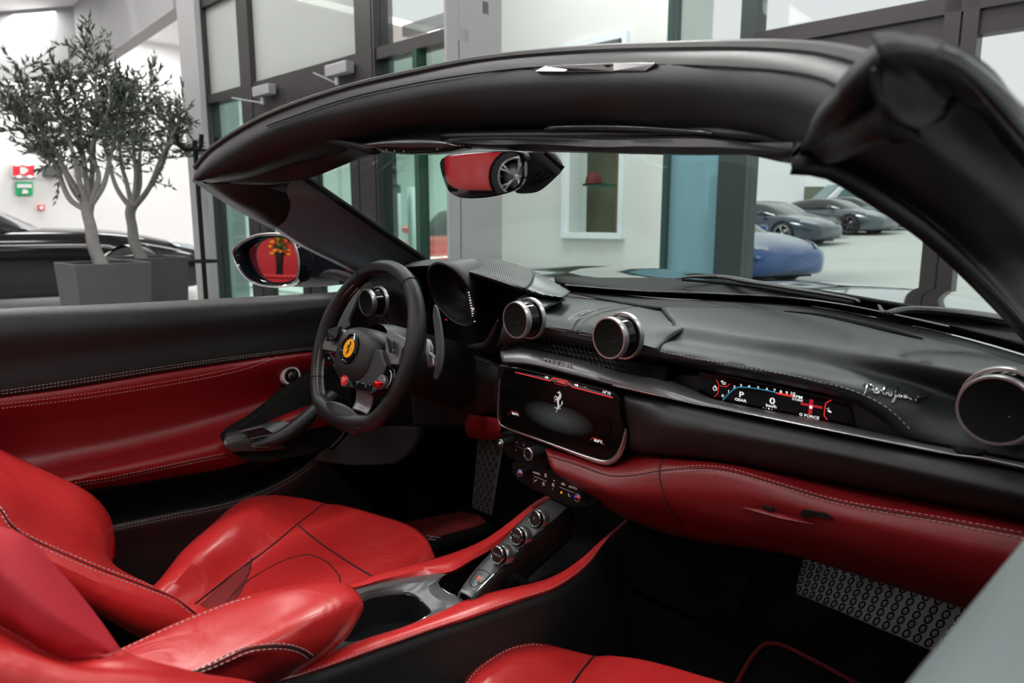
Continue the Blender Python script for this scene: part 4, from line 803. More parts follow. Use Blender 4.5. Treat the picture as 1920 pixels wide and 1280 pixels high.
# ================================================================ SEATS
cush=sheet('seat_cushion',[ZL([(235,1150),(295,1100),(345,1038),(395,990),(452,940),(500,926),(540,929)],[.30]*7),
   ZL([(238,1142),(298,1088),(348,1028),(400,982),(458,936),(502,926),(560,932)],[.43,.44,.445,.45,.45,.44,.42]),
   ZL([(260,1146),(320,1092),(375,1038),(430,985),(490,948),(535,933),(590,938)],[.44,.45,.458,.462,.458,.44,.42]),
   ZL([(285,1160),(345,1110),(405,1060),(470,1010),(525,968),(575,946),(615,944)],[.425,.430,.435,.436,.432,.422,.41]),
   ZL([(315,1178),(372,1132),(435,1082),(503,1030),(560,983),(606,948),(640,946)],.412),
   ZL([(340,1210),(400,1160),(465,1110),(535,1060),(600,1012),(665,968),(700,962)],.415),
   ZL([(450,1190),(510,1135),(580,1090),(650,1045),(720,995),(765,983)],.42),
   ZL([(520,1200),(575,1155),(630,1115),(690,1080),(755,1035),(800,1010)],.425),
   ZL([(580,1200),(620,1160),(670,1130),(720,1100),(775,1065),(817,1046)],[.44,.445,.448,.446,.435,.41]),
   ZL([(620,1200),(660,1170),(700,1140),(740,1115),(790,1085),(822,1062)],.33)],RL,car,60,60,.004,label='red leather driver seat cushion')
def cz(pts,z=.414,r=.0022,nm='cushion_seam',n=40,m=CRS): return seam(nm,ZL(pts,z),r,m,cush,n,-.0004)
cz([(366,1132),(432,1080),(500,1030),(557,983),(606,945)],.4165,.0018)
cz([(557,983),(600,1018),(650,1052),(705,1085)],[.418,.424,.429,.432],.002)
cz([(472,1046),(464,1080),(440,1110),(415,1140)],[.419,.421,.422,.421],.0012)
cz([(432,1120),(470,1085),(530,1052),(575,1040),(610,1052),(635,1078),(638,1092)],[.420,.423,.426,.429,.432,.434,.434],.0014)
MB().grid([SN(ZL(r_,.42),cush,12,.0012) for r_ in ([(465,1052),(420,1092),(375,1132)],[(467,1056),(430,1098),(388,1140)],[(470,1060),(440,1104),(402,1146)],[(472,1064),(452,1110),(418,1150)])]).build('perforated_panel',mat('red_perforated',(.36,.03,.03),.45,bump=2,bscale=1500),cush,th=.001,orient=CAM)
back=sheet('seat_backrest',[QL([(-160,830),(-60,835),(40,860),(110,900),(180,945),(212,1000),(216,1060)],X=-.66),
   QL([(-160,800),(-60,815),(20,855),(100,889),(170,925),(205,965),(216,1010)],X=-.60),
   Qv([(-160,820),(-60,840),(30,875),(100,908),(155,940),(195,985),(212,1050)],'X',[-.54]*7),
   Qv([(-160,850),(-60,870),(20,905),(80,940),(140,975),(190,1020),(215,1075)],'X',[-.45]*7),
   Qv([(-160,880),(-60,905),(10,940),(70,985),(130,1020),(200,1055),(260,1085)],'X',[-.34]*7),
   Qv([(-160,890),(-60,910),(5,945),(45,993),(120,1030),(200,1063),(290,1100)],'X',[-.25]*7),
   Qv([(-160,900),(-60,920),(4,955),(42,1002),(120,1038),(200,1071),(330,1122),(382,1160)],'X',[-.19,-.19,-.19,-.19,-.19,-.19,-.19,-.2]),
   Qv([(-160,930),(-60,950),(0,985),(40,1028),(120,1064),(200,1098),(300,1142),(372,1176)],'X',[-.165]*8),
   Qv([(-160,960),(-60,980),(0,1020),(60,1070),(130,1105),(200,1140),(260,1170),(320,1198)],'X',[-.17]*8),
   Qv([(-160,1000),(-60,1020),(0,1060),(80,1100),(140,1130),(200,1160),(250,1190),(300,1215)],'X',[-.22]*8)],RL,car,80,60,.005,ext=.16,label='red leather driver seat backrest with side bolsters')
stitch('bolster_stitching',[QL([(-10,938),(6,957),(20,978),(45,998),(120,1033),(200,1066),(270,1092),(330,1118),(365,1143),(380,1156)],X=-.186),QL([(-10,950),(4,968),(18,988),(44,1009),(120,1045),(200,1078),(270,1103),(325,1126),(358,1150),(374,1165)],X=-.178)],ST,back,.0068,.0042,.0009,.004)
seam('bolster_seam',QL([(-10,944),(5,962),(19,983),(44,1003),(120,1039),(200,1072),(270,1098),(328,1122),(362,1147),(377,1161)],X=-.181),.0014,CRS,back,70)
# passenger seat
pcu=sheet('seat_cushion',[ZL([(850,1300),(880,1258),(905,1236),(945,1214),(985,1204),(1010,1203)],.30),
   ZL([(862,1300),(885,1262),(912,1238),(952,1214),(992,1205),(1030,1208)],.425),
   ZL([(885,1310),(905,1275),(932,1248),(970,1224),(1010,1213),(1050,1213)],[.435,.44,.44,.44,.435,.425]),
   ZL([(950,1340),(975,1290),(1000,1262),(1040,1240),(1075,1228),(1100,1226)],[.425,.428,.43,.43,.425,.42]),
   ZL([(1030,1350),(1055,1310),(1075,1280),(1095,1252),(1110,1234),(1118,1230)],.418),
   ZL([(1060,1350),(1085,1310),(1105,1280),(1120,1255),(1132,1236),(1142,1228)],.424),
   ZL([(1150,1370),(1170,1330),(1190,1290),(1205,1262),(1212,1246),(1215,1238)],.43),
   ZL([(1270,1390),(1290,1350),(1305,1310),(1312,1285),(1318,1272),(1322,1268)],.43),
   ZL([(1400,1390),(1410,1350),(1415,1320),(1418,1305),(1420,1300),(1422,1298)],.43)],RL,car,50,50,.004,label='red leather passenger seat cushion')
seam('cushion_seam',ZL([(1068,1290),(1085,1265),(1102,1243),(1114,1230)],.421),.002,CRS,pcu,20)
stitch('cushion_stitching',[ZL([(868,1292),(888,1263),(915,1240),(954,1217),(992,1208),(1020,1209)],.430)],STD,pcu,.0062,.0035,.0006,.001)
MB().surf([[Vector((.14,-.9,.2)),Vector((.14,-.5,.2)),Vector((.14,-.15,.2))],[Vector((.135,-.9,.38)),Vector((.135,-.5,.4)),Vector((.14,-.12,.41))]],8,6).build('seat_base',BK,pcu,th=.01)
pba=sheet('seat_backrest',[Qv([(-200,1120),(-60,1150),(0,1172),(50,1200),(95,1228),(140,1238),(185,1232),(226,1216)],'X',[.28]*8),
   Qv([(-200,1150),(-60,1175),(0,1192),(50,1216),(100,1242),(150,1248),(200,1238),(262,1232)],'X',[.315,.315,.315,.315,.315,.315,.31,.30]),
   Qv([(-200,1200),(-60,1220),(0,1235),(60,1250),(130,1265),(200,1268),(260,1262),(380,1262)],'X',[.34,.34,.34,.34,.34,.335,.325,.29]),
   Qv([(-200,1290),(-60,1300),(0,1310),(80,1320),(160,1325),(240,1320),(340,1310),(500,1292)],'X',[.35,.35,.35,.35,.35,.345,.335,.30]),
   Qv([(-200,1400),(-60,1410),(0,1420),(80,1430),(160,1435),(240,1430),(340,1420),(520,1400)],'X',[.35]*8)],RL,car,50,30,.004,label='red leather passenger seat backrest close to the camera')
shl=sheet('seat_headrest',[Qv([(-200,930),(-80,955),(0,985),(45,1003),(78,1032),(110,1068),(150,1113),(190,1165),(226,1216)],'X',[.24]*9),
   Qv([(-200,950),(-80,975),(-10,1000),(32,1020),(65,1048),(98,1083),(140,1128),(180,1175),(220,1218)],'X',[.27]*9),
   Qv([(-200,1010),(-80,1030),(-20,1050),(10,1075),(40,1100),(75,1130),(120,1165),(165,1195),(210,1222)],'X',[.31,.31,.31,.31,.31,.31,.308,.30,.285]),
   Qv([(-200,1070),(-80,1090),(-20,1110),(0,1130),(30,1155),(65,1185),(110,1205),(155,1220),(200,1227)],'X',[.31,.31,.31,.31,.31,.31,.305,.295,.285]),
   Qv([(-200,1110),(-80,1140),(0,1170),(30,1185),(55,1203),(95,1228),(135,1238),(175,1234),(215,1222)],'X',[.29]*9)],mat('red_leather_pale',(.52,.03,.045),.36,bump=.2,bscale=700),car,50,30,.004,label='red leather headrest of passenger seat')
# ================================================================ CENTRE CONSOLE
RO=[(420,1300),(560,1266),(640,1240),(721,1211),(800,1183),(869,1161),(920,1143),(972,1125),(1041,1101),(1096,1063),(1137,1015),(1180,972)]
RI=[(440,1277),(560,1243),(640,1214),(690,1196),(752,1177),(807,1155),(869,1127),(915,1112),(1024,1086),(1078,1056),(1130,1010),(1178,968)]
LO=[(560,1118),(610,1104),(670,1095),(697,1084),(766,1064),(835,1045),(904,1018),(955,983),(1007,942),(1040,925)]
LI=[(585,1130),(630,1116),(673,1100),(725,1087),(800,1074),(843,1070),(882,1048),(936,1016),(992,965),(1030,935)]
con=MB().surf([ZL([(x,y) for x,y in RO],.497),[p+Vector((.004,0,-.012)) for p in ZL(RO,.495)],[p+Vector((.012,0,-.12)) for p in ZL(RO,.495)],[p+Vector((.02,0,-.33)) for p in ZL(RO,.495)]],50,16).build('centre_console',mat('console_black',(.012,.012,.0125),.55,bump=.2,bscale=1200),car,th=.006,orient=CAM)
rr=sheet('console_side_rail',[ZL(RI,.490),ZL(RI,.502),ZL([((a+c)/2,(b_+d)/2) for (a,b_),(c,d) in zip(RO,RI)],.507),ZL(RO,.503),ZL([(x,y+4) for x,y in RO],.492)],RL,car,60,14,.003,label='red leather rail along passenger side of console')
stitch('rail_stitching',[ZL([(x-1,y-3) for x,y in RO],.504)],ST,rr,.0062,.0038,.0007,.001)
lr=sheet('console_side_rail',[[p+Vector((-.006,0,-.05)) for p in ZL(LO,.490)],ZL(LO,.495),ZL([((a+c)/2,(b_+d)/2) for (a,b_),(c,d) in zip(LO+[LO[-1]],LI+[LI[-1]])][:10],.502),ZL(LI,.500),ZL([(x+1,y+3) for x,y in LI],.488)],RL,car,60,14,.003,label='red leather rail along driver side of console')
sheet('console_left_wall',[ZL(LO,.470),[p+Vector((-.01,0,-.10)) for p in ZL(LO,.48)],[p+Vector((-.015,0,-.3)) for p in ZL(LO,.48)]],BK,con,30,8,.004)
outer=[(640,1108),(673,1100),(725,1088),(800,1076),(838,1074),(822,1090),(830,1106),(869,1127),(807,1156),(752,1178),(690,1198),(600,1228),(585,1200),(600,1140)]
inner=[(660,1134),(684,1121),(708,1114),(740,1110),(768,1110),(785,1119),(797,1131),(809,1146),(798,1158),(768,1172),(720,1187),(650,1203),(635,1185),(642,1150)]
oo=catmull([Vector((a,c,0)) for a,c in outer],70,True); ii=catmull([Vector((a,c,0)) for a,c in inner],70,True)
O3=[Q(v.x,v.y,Z=.498) for v in oo]; I3=[Q(v.x,v.y,Z=.494) for v in ii]; M3=[Q((a.x+c.x)/2,(a.y+c.y)/2,Z=.503) for a,c in zip(oo,ii)]
cp=MB().grid([O3,[p.lerp(q,.5) for p,q in zip(O3,M3)],M3,[p.lerp(q,.6) for p,q in zip(M3,I3)],I3,[p+Vector((0,0,-.006)) for p in I3]],True).build('cup_holder_surround',DG,car)
b=MB(); bot=[p+Vector((0,0,-.05)) for p in I3]; b.grid([[p+Vector((0,0,-.004)) for p in I3],bot],True); b.add(bot,[tuple(range(len(bot)))]); b.build('cup_holder_well',BP,cp)
MB().tube(ZL([(762,1115),(778,1117),(795,1131),(805,1141)],.489),[.0012,.0035,.003,.001],8,n=16).build('cup_holder_lip',CH,cp)
MB().tube(ZL([(808,1150),(795,1159),(780,1166)],.489),[.0008,.0016,.0008],8,n=12).build('cup_holder_lip',CH,cp)
tray=MB(); tp=ZL([(822,1090),(845,1072),(885,1050),(936,1018),(992,967),(1040,925),(1178,965),(1130,1008),(1078,1055),(1024,1085),(915,1112),(869,1127),(832,1105)],.485)
tb=[p+Vector((0,0,-.045)) for p in tp]; tray.grid([tp,tb],True); tray.add(tb,[tuple(range(len(tb)))]); tray.build('console_tray',BP,car,smooth=False)
trayo=[o for o in COL.objects if o.name.startswith('console_tray')][0]
MB().tube(ZL([(828,1102),(847,1114),(869,1125)],.494),[.0012,.0026,.0012],8,n=12,flat=.6).build('tray_lip',CH,trayo)
MB().tube(ZL([(950,1093),(963,1084),(975,1086),(990,1096)],.50),[.006,.008,.007,.005],8,n=14).build('tray_clip',GB,trayo)
# sloping bridge with round buttons
BLf=[(860,1110),(873,1090),(898,1059),(929,1027),(961,993),(992,962),(1008,950),(1030,936)]; BRt=[(883,1121),(893,1110),(929,1074),(961,1043),(992,1014),(1024,987),(1052,963),(1070,948)]
bz=[.508,.512,.519,.527,.535,.543,.549,.552]
Lp=Qv(BLf,'Z',bz); Rp_=Qv(BRt,'Z',bz); Mp=[(a+c)/2+Vector((0,0,.003)) for a,c in zip(Lp,Rp_)]
br=sheet('button_bridge',[[p+Vector((-.004,0,-.03)) for p in Lp],Lp,Mp,Rp_],AL,car,44,12,.003)
BRm=mat('bridge_grey',(.17,.17,.175),.36,metal=.8); br.data.materials[0]=BRm
sheet('bridge_side',[[p+Vector((0.0005,0,.0)) for p in Rp_],[p+Vector((.004,0,-.012)) for p in Rp_],[p+Vector((.004,0,-.06)) for p in Rp_]],BP,br,30,8,.002)
MB().tube([p+Vector((.0005,0,.0008)) for p in Rp_],.0014,8,n=40).build('bridge_edge',CH,br)
MB().tube([(a*.55+c*.45)+Vector((0,0,.001)) for a,c in zip(Lp[:1],Rp_[:1])]+[Rp_[0]],.0008,6).build('bridge_tip_edge',BK,br)
def rbtn(px,py,s,R=.0138):
    c=Q(px,py,Z=.557 if s=='R' else .549 if s=='AUTO' else .541); ax=Vector((.03,-.97,.25)).normalized()
    k=MB().lathe([(R*.84,.0),(R*.88,.001),(R*.98,0),(R,-.002),(R*.97,-.004)],c,ax,40).build('round_button',CH,br)
    MB().lathe([(R*.95,-.003),(R*.95,-.012)],c,ax,40).build('button_barrel',BP,br); MB().lathe([(0,.0003),(R*.86,.0002),(R*.86,-.002)],c,ax,40).build('button_face',FBK,br)
    c2=c-ax*.010+Vector((.001,0,-.001)); MB().lathe([(R*1.02,.002),(R*1.06,.004),(R*1.13,.003),(R*1.18,-.001),(R*1.16,-.010)],c2,ax,40).build('button_collar',AL,br)
    ex=Vector((1,0,0)); ey=ax.cross(ex)*-1; ey=Vector((0,.25,.97))
    text(s,c+ax*.0006,.0075 if s=='R' else .0062 if s=='AUTO' else .0052,ICG,br,'button_text',ex=ex,ey=ey,ext=.0001,sx=.95)
rbtn(1002,972,'R'); rbtn(968,1005,'AUTO'); rbtn(932,1040,'LAUNCH')
def Bz(px,py,o=.0):      # on the bridge surface
    t=(1110-py)/170; return Q(px,py,Z=.5125+t*.040+o)
hz=[(895,1068),(903,1068),(917,1075),(916,1081),(893,1099),(886,1100),(882,1095),(881,1090)]
MB().tube([Bz(v.x,v.y,.002) for v in catmull([Vector((a,c,0)) for a,c in hz],30,True)],.0007,5,closed=True).build('hazard_switch_outline',BK,br)
MB().prism([Bz(899,1078,.0025),Bz(903,1087,.0025),Bz(893,1085,.0025)],(0,0,.0005)).build('hazard_triangle',mat('dull_red_print',(.45,.05,.04),.4,emis=(1,.1,.08),es=.25),br,smooth=False)
# armrest
arm=sheet('armrest',[ZL([(215,1240),(330,1190),(430,1150),(520,1122),(590,1112),(640,1112)],.50),
   Qv([(140,1245),(225,1216),(330,1167),(420,1131),(500,1107),(570,1094),(628,1090),(655,1096)],'Z',[.585,.585,.585,.585,.585,.583,.578,.572]),
   Qv([(180,1270),(270,1245),(370,1200),(460,1162),(540,1132),(605,1113),(650,1108),(672,1112)],'Z',[.60,.60,.60,.60,.598,.594,.585,.575]),
   Qv([(230,1300),(320,1282),(420,1235),(510,1190),(580,1158),(630,1136),(665,1126),(680,1128)],'Z',[.60,.60,.60,.60,.597,.590,.58,.57]),
   Qv([(300,1300),(380,1266),(450,1240),(530,1215),(592,1185),(640,1160),(668,1142),(682,1136)],'Z',[.585,.585,.585,.585,.58,.575,.57,.562]),
   Qv([(360,1330),(430,1292),(500,1262),(560,1240),(608,1214),(648,1182),(668,1162),(681,1143)],'Z',[.55,.55,.55,.55,.55,.55,.55,.55]),
   Qv([(400,1340),(470,1300),(530,1272),(580,1248),(620,1222),(650,1196),(666,1172),(678,1150)],'Z',[.51]*8)],RL,car,60,50,.004,label='padded red leather armrest between the seats')
stitch('armrest_stitching',[Qv([(345,1262),(380,1250),(420,1229),(460,1213),(500,1207),(540,1208),(570,1217),(588,1229)],'Z',[.587,.588,.589,.588,.585,.58,.572,.565]),Qv([(365,1264),(400,1251),(430,1238),(465,1223),(500,1217),(535,1217),(562,1224),(580,1236)],'Z',[.585,.585,.585,.582,.578,.573,.565,.558]),
   Qv([(218,1222),(330,1170),(420,1134),(470,1118)],'Z',[.586,.586,.586,.586])],ST,arm,.0066,.0042,.0009,.003)
seam('armrest_seam',Qv([(355,1263),(390,1251),(425,1234),(462,1218),(500,1212),(538,1212),(566,1220),(584,1232)],'Z',[.587,.587,.588,.586,.583,.577,.569,.562]),.0014,CRS,arm)
# ================================================================ FOOTWELLS
def plate_studs(name,quad,nx,ny,m,sm,r,stag=False):
    A,B_,C_,D_=[Vector(p) for p in quad]   # A-B top, D-C bottom
    n=(B_-A).cross(D_-A).normalized(); dC=C_-CAM; C_=CAM+dC*((A-CAM).dot(n)/dC.dot(n))
    if n.dot(CAM-A)<0: n=-n
    p=MB().prism([A,B_,C_,D_],-n*.006).build(name,m,car,bevel=.002)
    cup=MB(); st_=MB()
    for j in range(ny):
        for i in range(nx-(1 if stag and j%2 else 0)):
            u=(i+.5+(.5 if stag and j%2 else 0))/nx; v=(j+.5)/ny; c=A.lerp(B_,u).lerp(D_.lerp(C_,u),v)
            cup.lathe([(r,.0003),(r*1.0,.0012),(r*.75,.0012),(r*.6,.0005)],c,n,12); st_.lathe([(0,.0026),(r*.3,.0022),(r*.36,.0004)],c,n,8)
    cup.build('stud_rings',sm,p); st_.build('studs',AL if not stag else DG,p)
    return p
PDM=mat('pedal_metal',(.09,.09,.09),.45,metal=.6)
plate_studs('accelerator_pedal',[Q(896,822,Y=.31),Q(944,822,Y=.30),Q(920,966,Y=.25),Q(884,952,Y=.26)],4,13,PDM,BK,.0052,True)
plate_studs('footrest_plate',[Q(1508,1035,Y=.60),Q(1830,1139,Y=.36),Q(1770,1228,Y=.30),Q(1490,1110,Y=.52)],17,5,mat('footrest_metal',(.26,.26,.26),.5,metal=.3),BK,.0075)
# ================================================================ LOOSE THINGS
kf=MB().surf([Qv([(876,1064),(884,1052),(893,1050)],'Z',[.452,.455,.455]),Qv([(882,1067),(892,1058),(902,1053)],'Z',[.458,.464,.462]),Qv([(890,1073),(900,1063),(906,1058)],'Z',[.455,.458,.456])],12,10).build('car_key',CH,None,th=.006,orient=CAM)
tag(kf,'silver and black car key fob lying in the console tray','car key')
MB().tube(ZL([(883,1066),(890,1059),(897,1054)],.4645),.0022,6,n=8).build('key_button',BK,kf); MB().ball(Q(889,1063,Z=.466),.0015,8).build('key_button',BK,kf)
fm=MB().prism(ZL([(640,985),(740,975),(860,955),(895,965),(930,985),(905,1003),(740,1045),(650,1060)],.215),(0,0,-.01)).build('floor_mat',CARP,None,bevel=.002)
tag(fm,'black floor mat with red heel pad in the driver footwell','floor mat')
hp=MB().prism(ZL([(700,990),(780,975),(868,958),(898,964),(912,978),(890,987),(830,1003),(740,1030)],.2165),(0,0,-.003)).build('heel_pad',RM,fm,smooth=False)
b=MB(); 
for p in ([(797,1017),(806,1010),(814,1004)],[(800,1003),(812,1006),(826,1008)],[(806,1011),(818,1012)]): b.tube(ZL(p,.218),.0014,5)
b.build('embroidered_script',ICG,hp)
pm=MB().prism(ZL([(1380,1290),(1405,1240),(1428,1212),(1445,1204),(1480,1212),(1560,1255),(1700,1330),(1500,1400)],.20),(0,0,-.01)).build('floor_mat',CARP,None,bevel=.002)
tag(pm,'black floor mat with red edging in the passenger footwell','floor mat')
MB().tube(ZL([(1375,1295),(1402,1243),(1425,1213),(1440,1206),(1465,1209),(1500,1225),(1560,1256),(1620,1290)],.205),.0045,6,n=40).build('mat_piping',RM,pm)
# ================================================================ BUILDING (its axes are turned 4 degrees from the car's)
bX=Vector((.99727,.0739,0)); bY=Vector((-.0739,.99727,0)); O2=Vector((CAM.x,CAM.y,0))
def B(b,s,z): return O2+bX*b+bY*s+Vector((0,0,z))
RB=Matrix((bX,bY,Vector((0,0,1)))).transposed()
def hit(px,py,s=None,b=None):
    D=ray(px,py); db=D.dot(bX); ds=D.dot(bY); t=(s/ds) if s is not None else b/db
    P=CAM+D*t; w=P-O2; return w.dot(bX),w.dot(bY),P.z
def bb(name,b0,b1,s0,s1,z0,z1,m,kind=True,parent=None,bevel=0):
    o=MB().box(B((b0+b1)/2,(s0+s1)/2,(z0+z1)/2),(abs(b1-b0),abs(s1-s0),abs(z1-z0)),RB).build(name,m,parent,smooth=False,bevel=bevel)
    if kind: struct(o)
    return o
WHT=mat('white_paint',(.72,.72,.72),.7,var=.02); WGR=mat('grey_paint',(.30,.30,.305),.7,var=.03); PILG=mat('pillar_grey',(.28,.28,.285),.6)
LW=mat('pale_wall',(.53,.56,.54),.6,var=.02); CHG=mat('charcoal_wall',(.03,.03,.032),.7); FRM=mat('window_frame_brown',(.022,.019,.020),.4); TILE=mat('floor_tile',(.5,.5,.5),.25,var=.05,vscale=1)
GRNW=mat('inner_wall_green_grey',(.62,.70,.65),.7,var=.06,vscale=1.5)
gclear=glassmat('pane_clear',(.96,.98,.97),.03); gteal=glassmat('pane_teal',(.78,.93,.89),.04); gfrost=glassmat('pane_frosted',(.7,.74,.72),.05,.55,(.55,.57,.55)); gblue=glassmat('pane_blue',(.45,.70,.76),.10,.55,(.34,.52,.58))
b1260=hit(1248,300,s=5.1)[0]; bpil=hit(850,300,s=2.9)[0]; bpilr=hit(940,300,s=2.9)[0]
# floor, ceilings
bb('floor',-13.4,8.4,-12.4,5.1,-.08,0,TILE); bb('floor',-13.4,-5.5,5.1,10,-.08,0,TILE)
bb('ceiling',-9.2,8.4,-12.4,5.3,4.6,4.7,WHT); bb('ceiling',-13.4,-9.2,-12.4,10,4.0,4.1,WHT); bb('ceiling',-9.2,-5.5,5.3,10,4.6,4.7,WHT)
bb('wall_left',-13.3,-13.0,-12.4,10,0,4.6,WHT); bb('wall_back',-13.3,8.4,-12.6,-12.3,0,4.6,CHG); bb('wall_right',8.2,8.4,-12.4,5.1,0,4.6,WHT)
bb('wall_far_left',-13.2,-5.6,9.8,10.0,0,4.6,GRNW); bb('wall_far_right',-5.6,-5.5,5.3,10.0,0,4.6,GRNW)
# grey bulkheads upper left
A_=Q(150,140,d=10.0); Bq=Q(325,16,d=6.9); zb=A_.z
m_=MB(); P0=Q(-60,128,d=10.4); P0.z=zb; A_.z=zb; Bq.z=zb
m_.prism([P0,A_,A_+Vector((0,0,1.6)),P0+Vector((0,0,1.6))],(-.15,.0,0)); m_.prism([A_,Bq,Bq+Vector((0,0,1.6)),A_+Vector((0,0,1.6))],(-.02,.15,0))
struct(m_.build('wall_bulkhead',WGR,None,smooth=False))
bc0=hit(331,20,s=2.85)[0]; bc1=hit(364,20,s=2.85)[0]
bb('wall_column',bc0,bc1,2.85,3.2,0,4.6,WGR)
# ---- glazed partition left of the pillar, plane s=2.9
S1=2.9
def bz_(px,py,s): r=hit(px,py,s=s); return r[0],r[2]
ztr1=bz_(600,118,S1)[1]; ztr0=bz_(600,138,S1)[1]; ztop=bz_(690,-20,S1)[1]
def mull(name,px0,px1,z0,z1,s=S1,py=150,dep=.12,m=FRM): return bb(name,bz_(px0,py,s)[0],bz_(px1,py,s)[0],s,s+dep,z0,z1,m)
gl0=bz_(365,100,S1)[0]
mull('trim_1',372,384,0,4.6); mull('trim_2',450,470,0,4.6); mull('trim_3',668,698,0,4.6,dep=.18); mull('trim_4',700,703,0,4.6)
bb('trim_5',bz_(372,150,S1)[0],bpil,S1+.01,S1+.13,ztr0,ztr1,FRM)
zz=bz_(770,15,S1); zz2=bz_(770,38,S1)
z3a=bz_(380,5,S1)[1]; bb('trim_6',bz_(372,150,S1)[0],bz_(470,150,S1)[0],S1+.01,S1+.12,z3a-.03,z3a+.06,FRM)
zu=bz_(770,22,S1)[1]; bb('trim_7',bz_(698,100,S1)[0],bpil,S1+.25,S1+.3,zu-.03,zu+.04,mat('mid_grey',(.2,.2,.2),.5))
bb('window_1',bz_(384,150,S1)[0],bz_(450,150,S1)[0],S1+.05,S1+.06,ztr1,4.6,gfrost); bb('window_2',bz_(470,150,S1)[0],bz_(668,150,S1)[0],S1+.05,S1+.06,ztr1,4.6,gfrost)
bb('window_3',bz_(703,150,S1)[0],bpil,S1+.05,S1+.06,ztr1,4.6,gclear)
bb('window_4',bz_(384,150,S1)[0],bz_(450,150,S1)[0],S1+.05,S1+.06,0,ztr0,gteal)
bb('window_5',bz_(703,150,S1)[0],bpil,S1+.05,S1+.06,0,ztr0,gteal)
mull('trim_8',779,787,0,ztr0,py=400,dep=.08,m=mat('green_glass_edge',(.03,.07,.05),.2))
# doors with closers
zd=ztr0-.13
for i,(x0,x1) in enumerate(((472,562),(566,666))):
    b0=bz_(x0,150,S1)[0]; b1=bz_(x1,150,S1)[0]; e=empty('door_%d'%(i+1),'','door',B(b0,S1,0)); 
    del e['label']; del e['category']; e['kind']='structure'; off=-e.location
    def pp(nm,*a,m=FRM):
        o=MB().box(B((a[0]+a[1])/2,(a[2]+a[3])/2,(a[4]+a[5])/2),(abs(a[1]-a[0]),abs(a[3]-a[2]),abs(a[5]-a[4])),RB).build(nm,m,e,smooth=False); return o
    pp('door_stile',b0,b0+.1,S1,S1+.08,0,zd); pp('door_stile',b1-.1,b1,S1,S1+.08,0,zd); pp('door_rail',b0+.1,b1-.1,S1,S1+.08,zd-.14,zd); pp('door_rail',b0+.1,b1-.1,S1,S1+.08,0,.16)
    pp('door_glass',b0+.1,b1-.1,S1+.035,S1+.045,.16,zd-.14,m=gteal)
bb('trim_9',bz_(470,150,S1)[0],bz_(668,150,S1)[0],S1+.01,S1+.12,zd,ztr0,FRM)
CLS=mat('closer_grey',(.36,.36,.37),.35,metal=.4)
def closer(px,py,ax,ay,lab):
    c=CAM+ray(px,py)*1; h=hit(px,py,s=S1-.04); p=B(*h); e=empty('door_closer',lab,'door closer',p,group='door closers above the glazed doors')
    x=MB().box(p,(.26,.07,.075),RB).build('closer_body',CLS,e,smooth=False,bevel=.006)
    q=B(*hit(ax,ay,s=S1-.14)); r=p+bX*-.03+Vector((0,0,-.05)); MB().tube([r,r+Vector((0,0,-.05))],.018,10).build('spindle',CLS,e); MB().tube([r+Vector((0,0,-.04)),q],.014,8,flat=.5).build('closer_arm',CLS,e)
closer(636,130,588,137,'grey door closer with arm on the right-hand glazed door, higher in view'); closer(495,170,436,184,'grey door closer with arm on the left-hand glazed door, above the car windscreen corner')
# pillar
bb('wall_pillar',bpil-.02,bpil,2.86,bpil/hit(941,300,s=1)[0],0,4.6,PILG)
# ---- pale wall with the display window, plane s=5.1
S2=5.1
blw=hit(875,300,s=S2)[0]+2.5; w0=hit(1066,400,s=S2)[0]; w1=hit(1164,400,s=S2)[0]; wz0=hit(1110,436,s=S2)[2]; wz1=hit(1080,92,s=S2)[2]
pl=MB()
for a in ((blw-2.5,w0,0,4.6),(w1,b1260,0,4.6),(w0,w1,0,wz0),(w0,w1,wz1,4.6)): pl.box(B((a[0]+a[1])/2,S2+.1,(a[2]+a[3])/2),(a[1]-a[0],.2,a[3]-a[2]),RB)
struct(pl.build('wall_front',LW,None,smooth=False))
fr=MB(); f_=.05
for a in ((w0-f_,w0,wz0-f_,wz1+f_),(w1,w1+f_,wz0-f_,wz1+f_),(w0,w1,wz0-f_,wz0),(w0,w1,wz1,wz1+f_)): fr.box(B((a[0]+a[1])/2,S2-.02,(a[2]+a[3])/2),(a[1]-a[0],.06,a[3]-a[2]),RB)
wf=empty('window_6','','x',B(w0,S2,wz0)); del wf['label']; del wf['category']; wf['kind']='structure'
fr.build('window_frame',mat('frame_pale_blue',(.58,.64,.67),.5),wf,smooth=False)
MB().box(B((w0+w1)/2,S2+.01,(wz0+wz1)/2),(w1-w0,.006,wz1-wz0),RB).build('window_pane',gclear,wf,smooth=False)
wm=hit(1104,300,s=S2+.75)[0]; wme=hit(1172,300,s=S2+.75)[0]
MB().box(B((wm+wme)/2,S2+.75,(wz0+wz1)/2),(wme-wm,.05,wz1-wz0+.6),RB).build('niche_back',mat('olive_panel',(.20,.20,.13),.7,var=.1,vscale=2),wf,smooth=False)
MB().box(B(w1-.04,S2+.12,(wz0+wz1)/2),(.07,.2,wz1-wz0),RB).build('niche_side',mat('brown_jamb',(.16,.10,.07),.6),wf,smooth=False)
zs=hit(1110,348,s=S2+.3)[2]
MB().box(B((w0+w1)/2,S2+.38,zs),(w1-w0,.3,.012),RB).build('glass_shelf',glassmat('shelf_glass',(.4,.65,.55),.1,.3,(.1,.3,.22)),wf,smooth=False)
cpz=B(*hit(1113,345,s=S2+.35)); cap_=empty('cap','small dark red and black cap on the glass shelf inside the wall window','cap',(cpz.x,cpz.y,zs+.006))
RCAP=mat('dull_red_cloth',(.16,.02,.02),.8)
